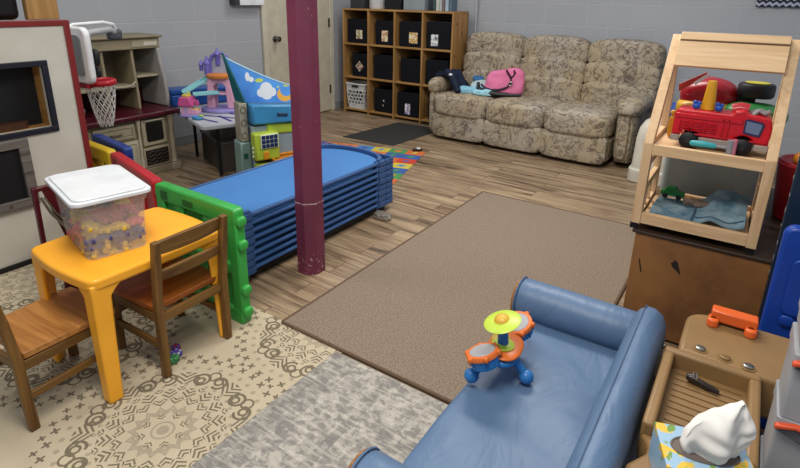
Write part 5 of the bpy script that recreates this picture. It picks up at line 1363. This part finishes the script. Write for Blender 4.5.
# ---------------------------------------------------------------- settle each furniture group at its surveyed spot and size
ZT = {
 'post': ((-1.835, 1.775), (-1.672, 1.730), (.93, .93, 1), 0),
 'cots': ((-2.18, 1.945), (-2.060, 1.976), (.97, .99, .97), 0),
 'sofa': ((-2.79, 4.42), (-2.557, 4.316), (.95, .955, .96), 2.0),
 'cubby': ((-4.415, 4.95), (-4.00, 4.78), (.915, .95, .955), 0),
 'kitchen': ((-3.88, 2.4), (-3.60, 2.345), (.92, .947, .955), 0),
 'hoop': ((-3.6, 1.68), (-3.345, 1.66), (.95, .95, .955), 0),
 'stage': ((-3.0, 1.325), (-2.84, 1.290), (.93, .957, .93), 0),
 'mchair': ((-2.4, .95), (-2.27, .967), (.95, .966, .96), 0),
 'wt': ((-3.27, 2.25), (-3.075, 2.175), (.925, .925, .925), 0),
 'act': ((-2.93, 2.24), (-2.737, 2.209), (.95, .95, .95), 0),
 'ks': ((0, 0), (.052, .002), (1, 1, 1), 0), 'tan': ((0, 0), (.050, .006), (1, 1, 1), 0),
 'cab': ((0, 0), (.061, .003), (1, 1, 1), 0), 'trash': ((-.65, 4.25), (-.535, 4.235), (.98, .98, .98), 0),
}
for o, zn in list(ZOBJ.items()):
    if zn not in ZT: continue
    a, b, sc, rt2 = ZT[zn]; R2 = Matrix.Rotation(math.radians(rt2), 3, 'Z')
    d = Vector(((o.location.x-a[0])*sc[0], (o.location.y-a[1])*sc[1], o.location.z*sc[2]))
    o.location = Vector((b[0], b[1], 0))+R2 @ d
    o.scale = tuple(a_*b_ for a_, b_ in zip(o.scale, sc)); o.rotation_euler.z += math.radians(rt2)

# ================================================================ LIGHT
def area(loc, sx, sy, power, color=(1, .95, .88), rot=(0, 0, 0)):
    l = bpy.data.lights.new('ceiling_lamp', 'AREA'); l.shape = 'RECTANGLE'; l.size = sx; l.size_y = sy; l.energy = power; l.color = color
    o = bpy.data.objects.new('ceiling_lamp', l); COL.objects.link(o); o.location = loc; o.rotation_euler = rot
area((-.7, .5, 2.38), 1.2, .5, 42, (1, .93, .84))
area((-1.1, 2.9, 2.38), 1.2, .5, 48, (1, .95, .88))
area((-2.9, 1.2, 2.38), .6, .5, 14, (1, .95, .88))
area((-3.2, 4.0, 2.38), .6, .4, 12, (1, .96, .92))
W = bpy.data.worlds.new('room_ambient'); S.world = W; W.use_nodes = True
W.node_tree.nodes['Background'].inputs[0].default_value = (.80, .88, 1.0, 1); W.node_tree.nodes['Background'].inputs[1].default_value = .45

# ================================================================ CAMERA (lens axis sits above the frame's middle: the picture is a crop)
cam = bpy.data.cameras.new('camera'); co = bpy.data.objects.new('camera', cam); COL.objects.link(co); S.camera = co
cam.sensor_fit = 'HORIZONTAL'; cam.sensor_width = 36; cam.lens = 530/800*36; cam.clip_start = .02
cam.shift_x = 0; cam.shift_y = -66/800
psi = math.radians(33.66); pit = math.radians(17.89); rol = math.radians(1.047)
hd = Vector((-math.sin(psi), math.cos(psi), 0)); fw = hd*math.cos(pit)-Vector((0, 0, 1))*math.sin(pit)
co.location = (0, 0, 1.30); co.rotation_euler = (fw.to_track_quat('-Z', 'Y').to_matrix() @ Matrix.Rotation(rol, 3, 'Z')).to_euler()
vs_ = S.view_settings; vs_.view_transform = 'Standard'; vs_.look = 'None'; vs_.gamma = 1; vs_.use_curve_mapping = False; vs_.exposure = .07
S.cycles.use_denoising = True
S.cycles.max_bounces = 6
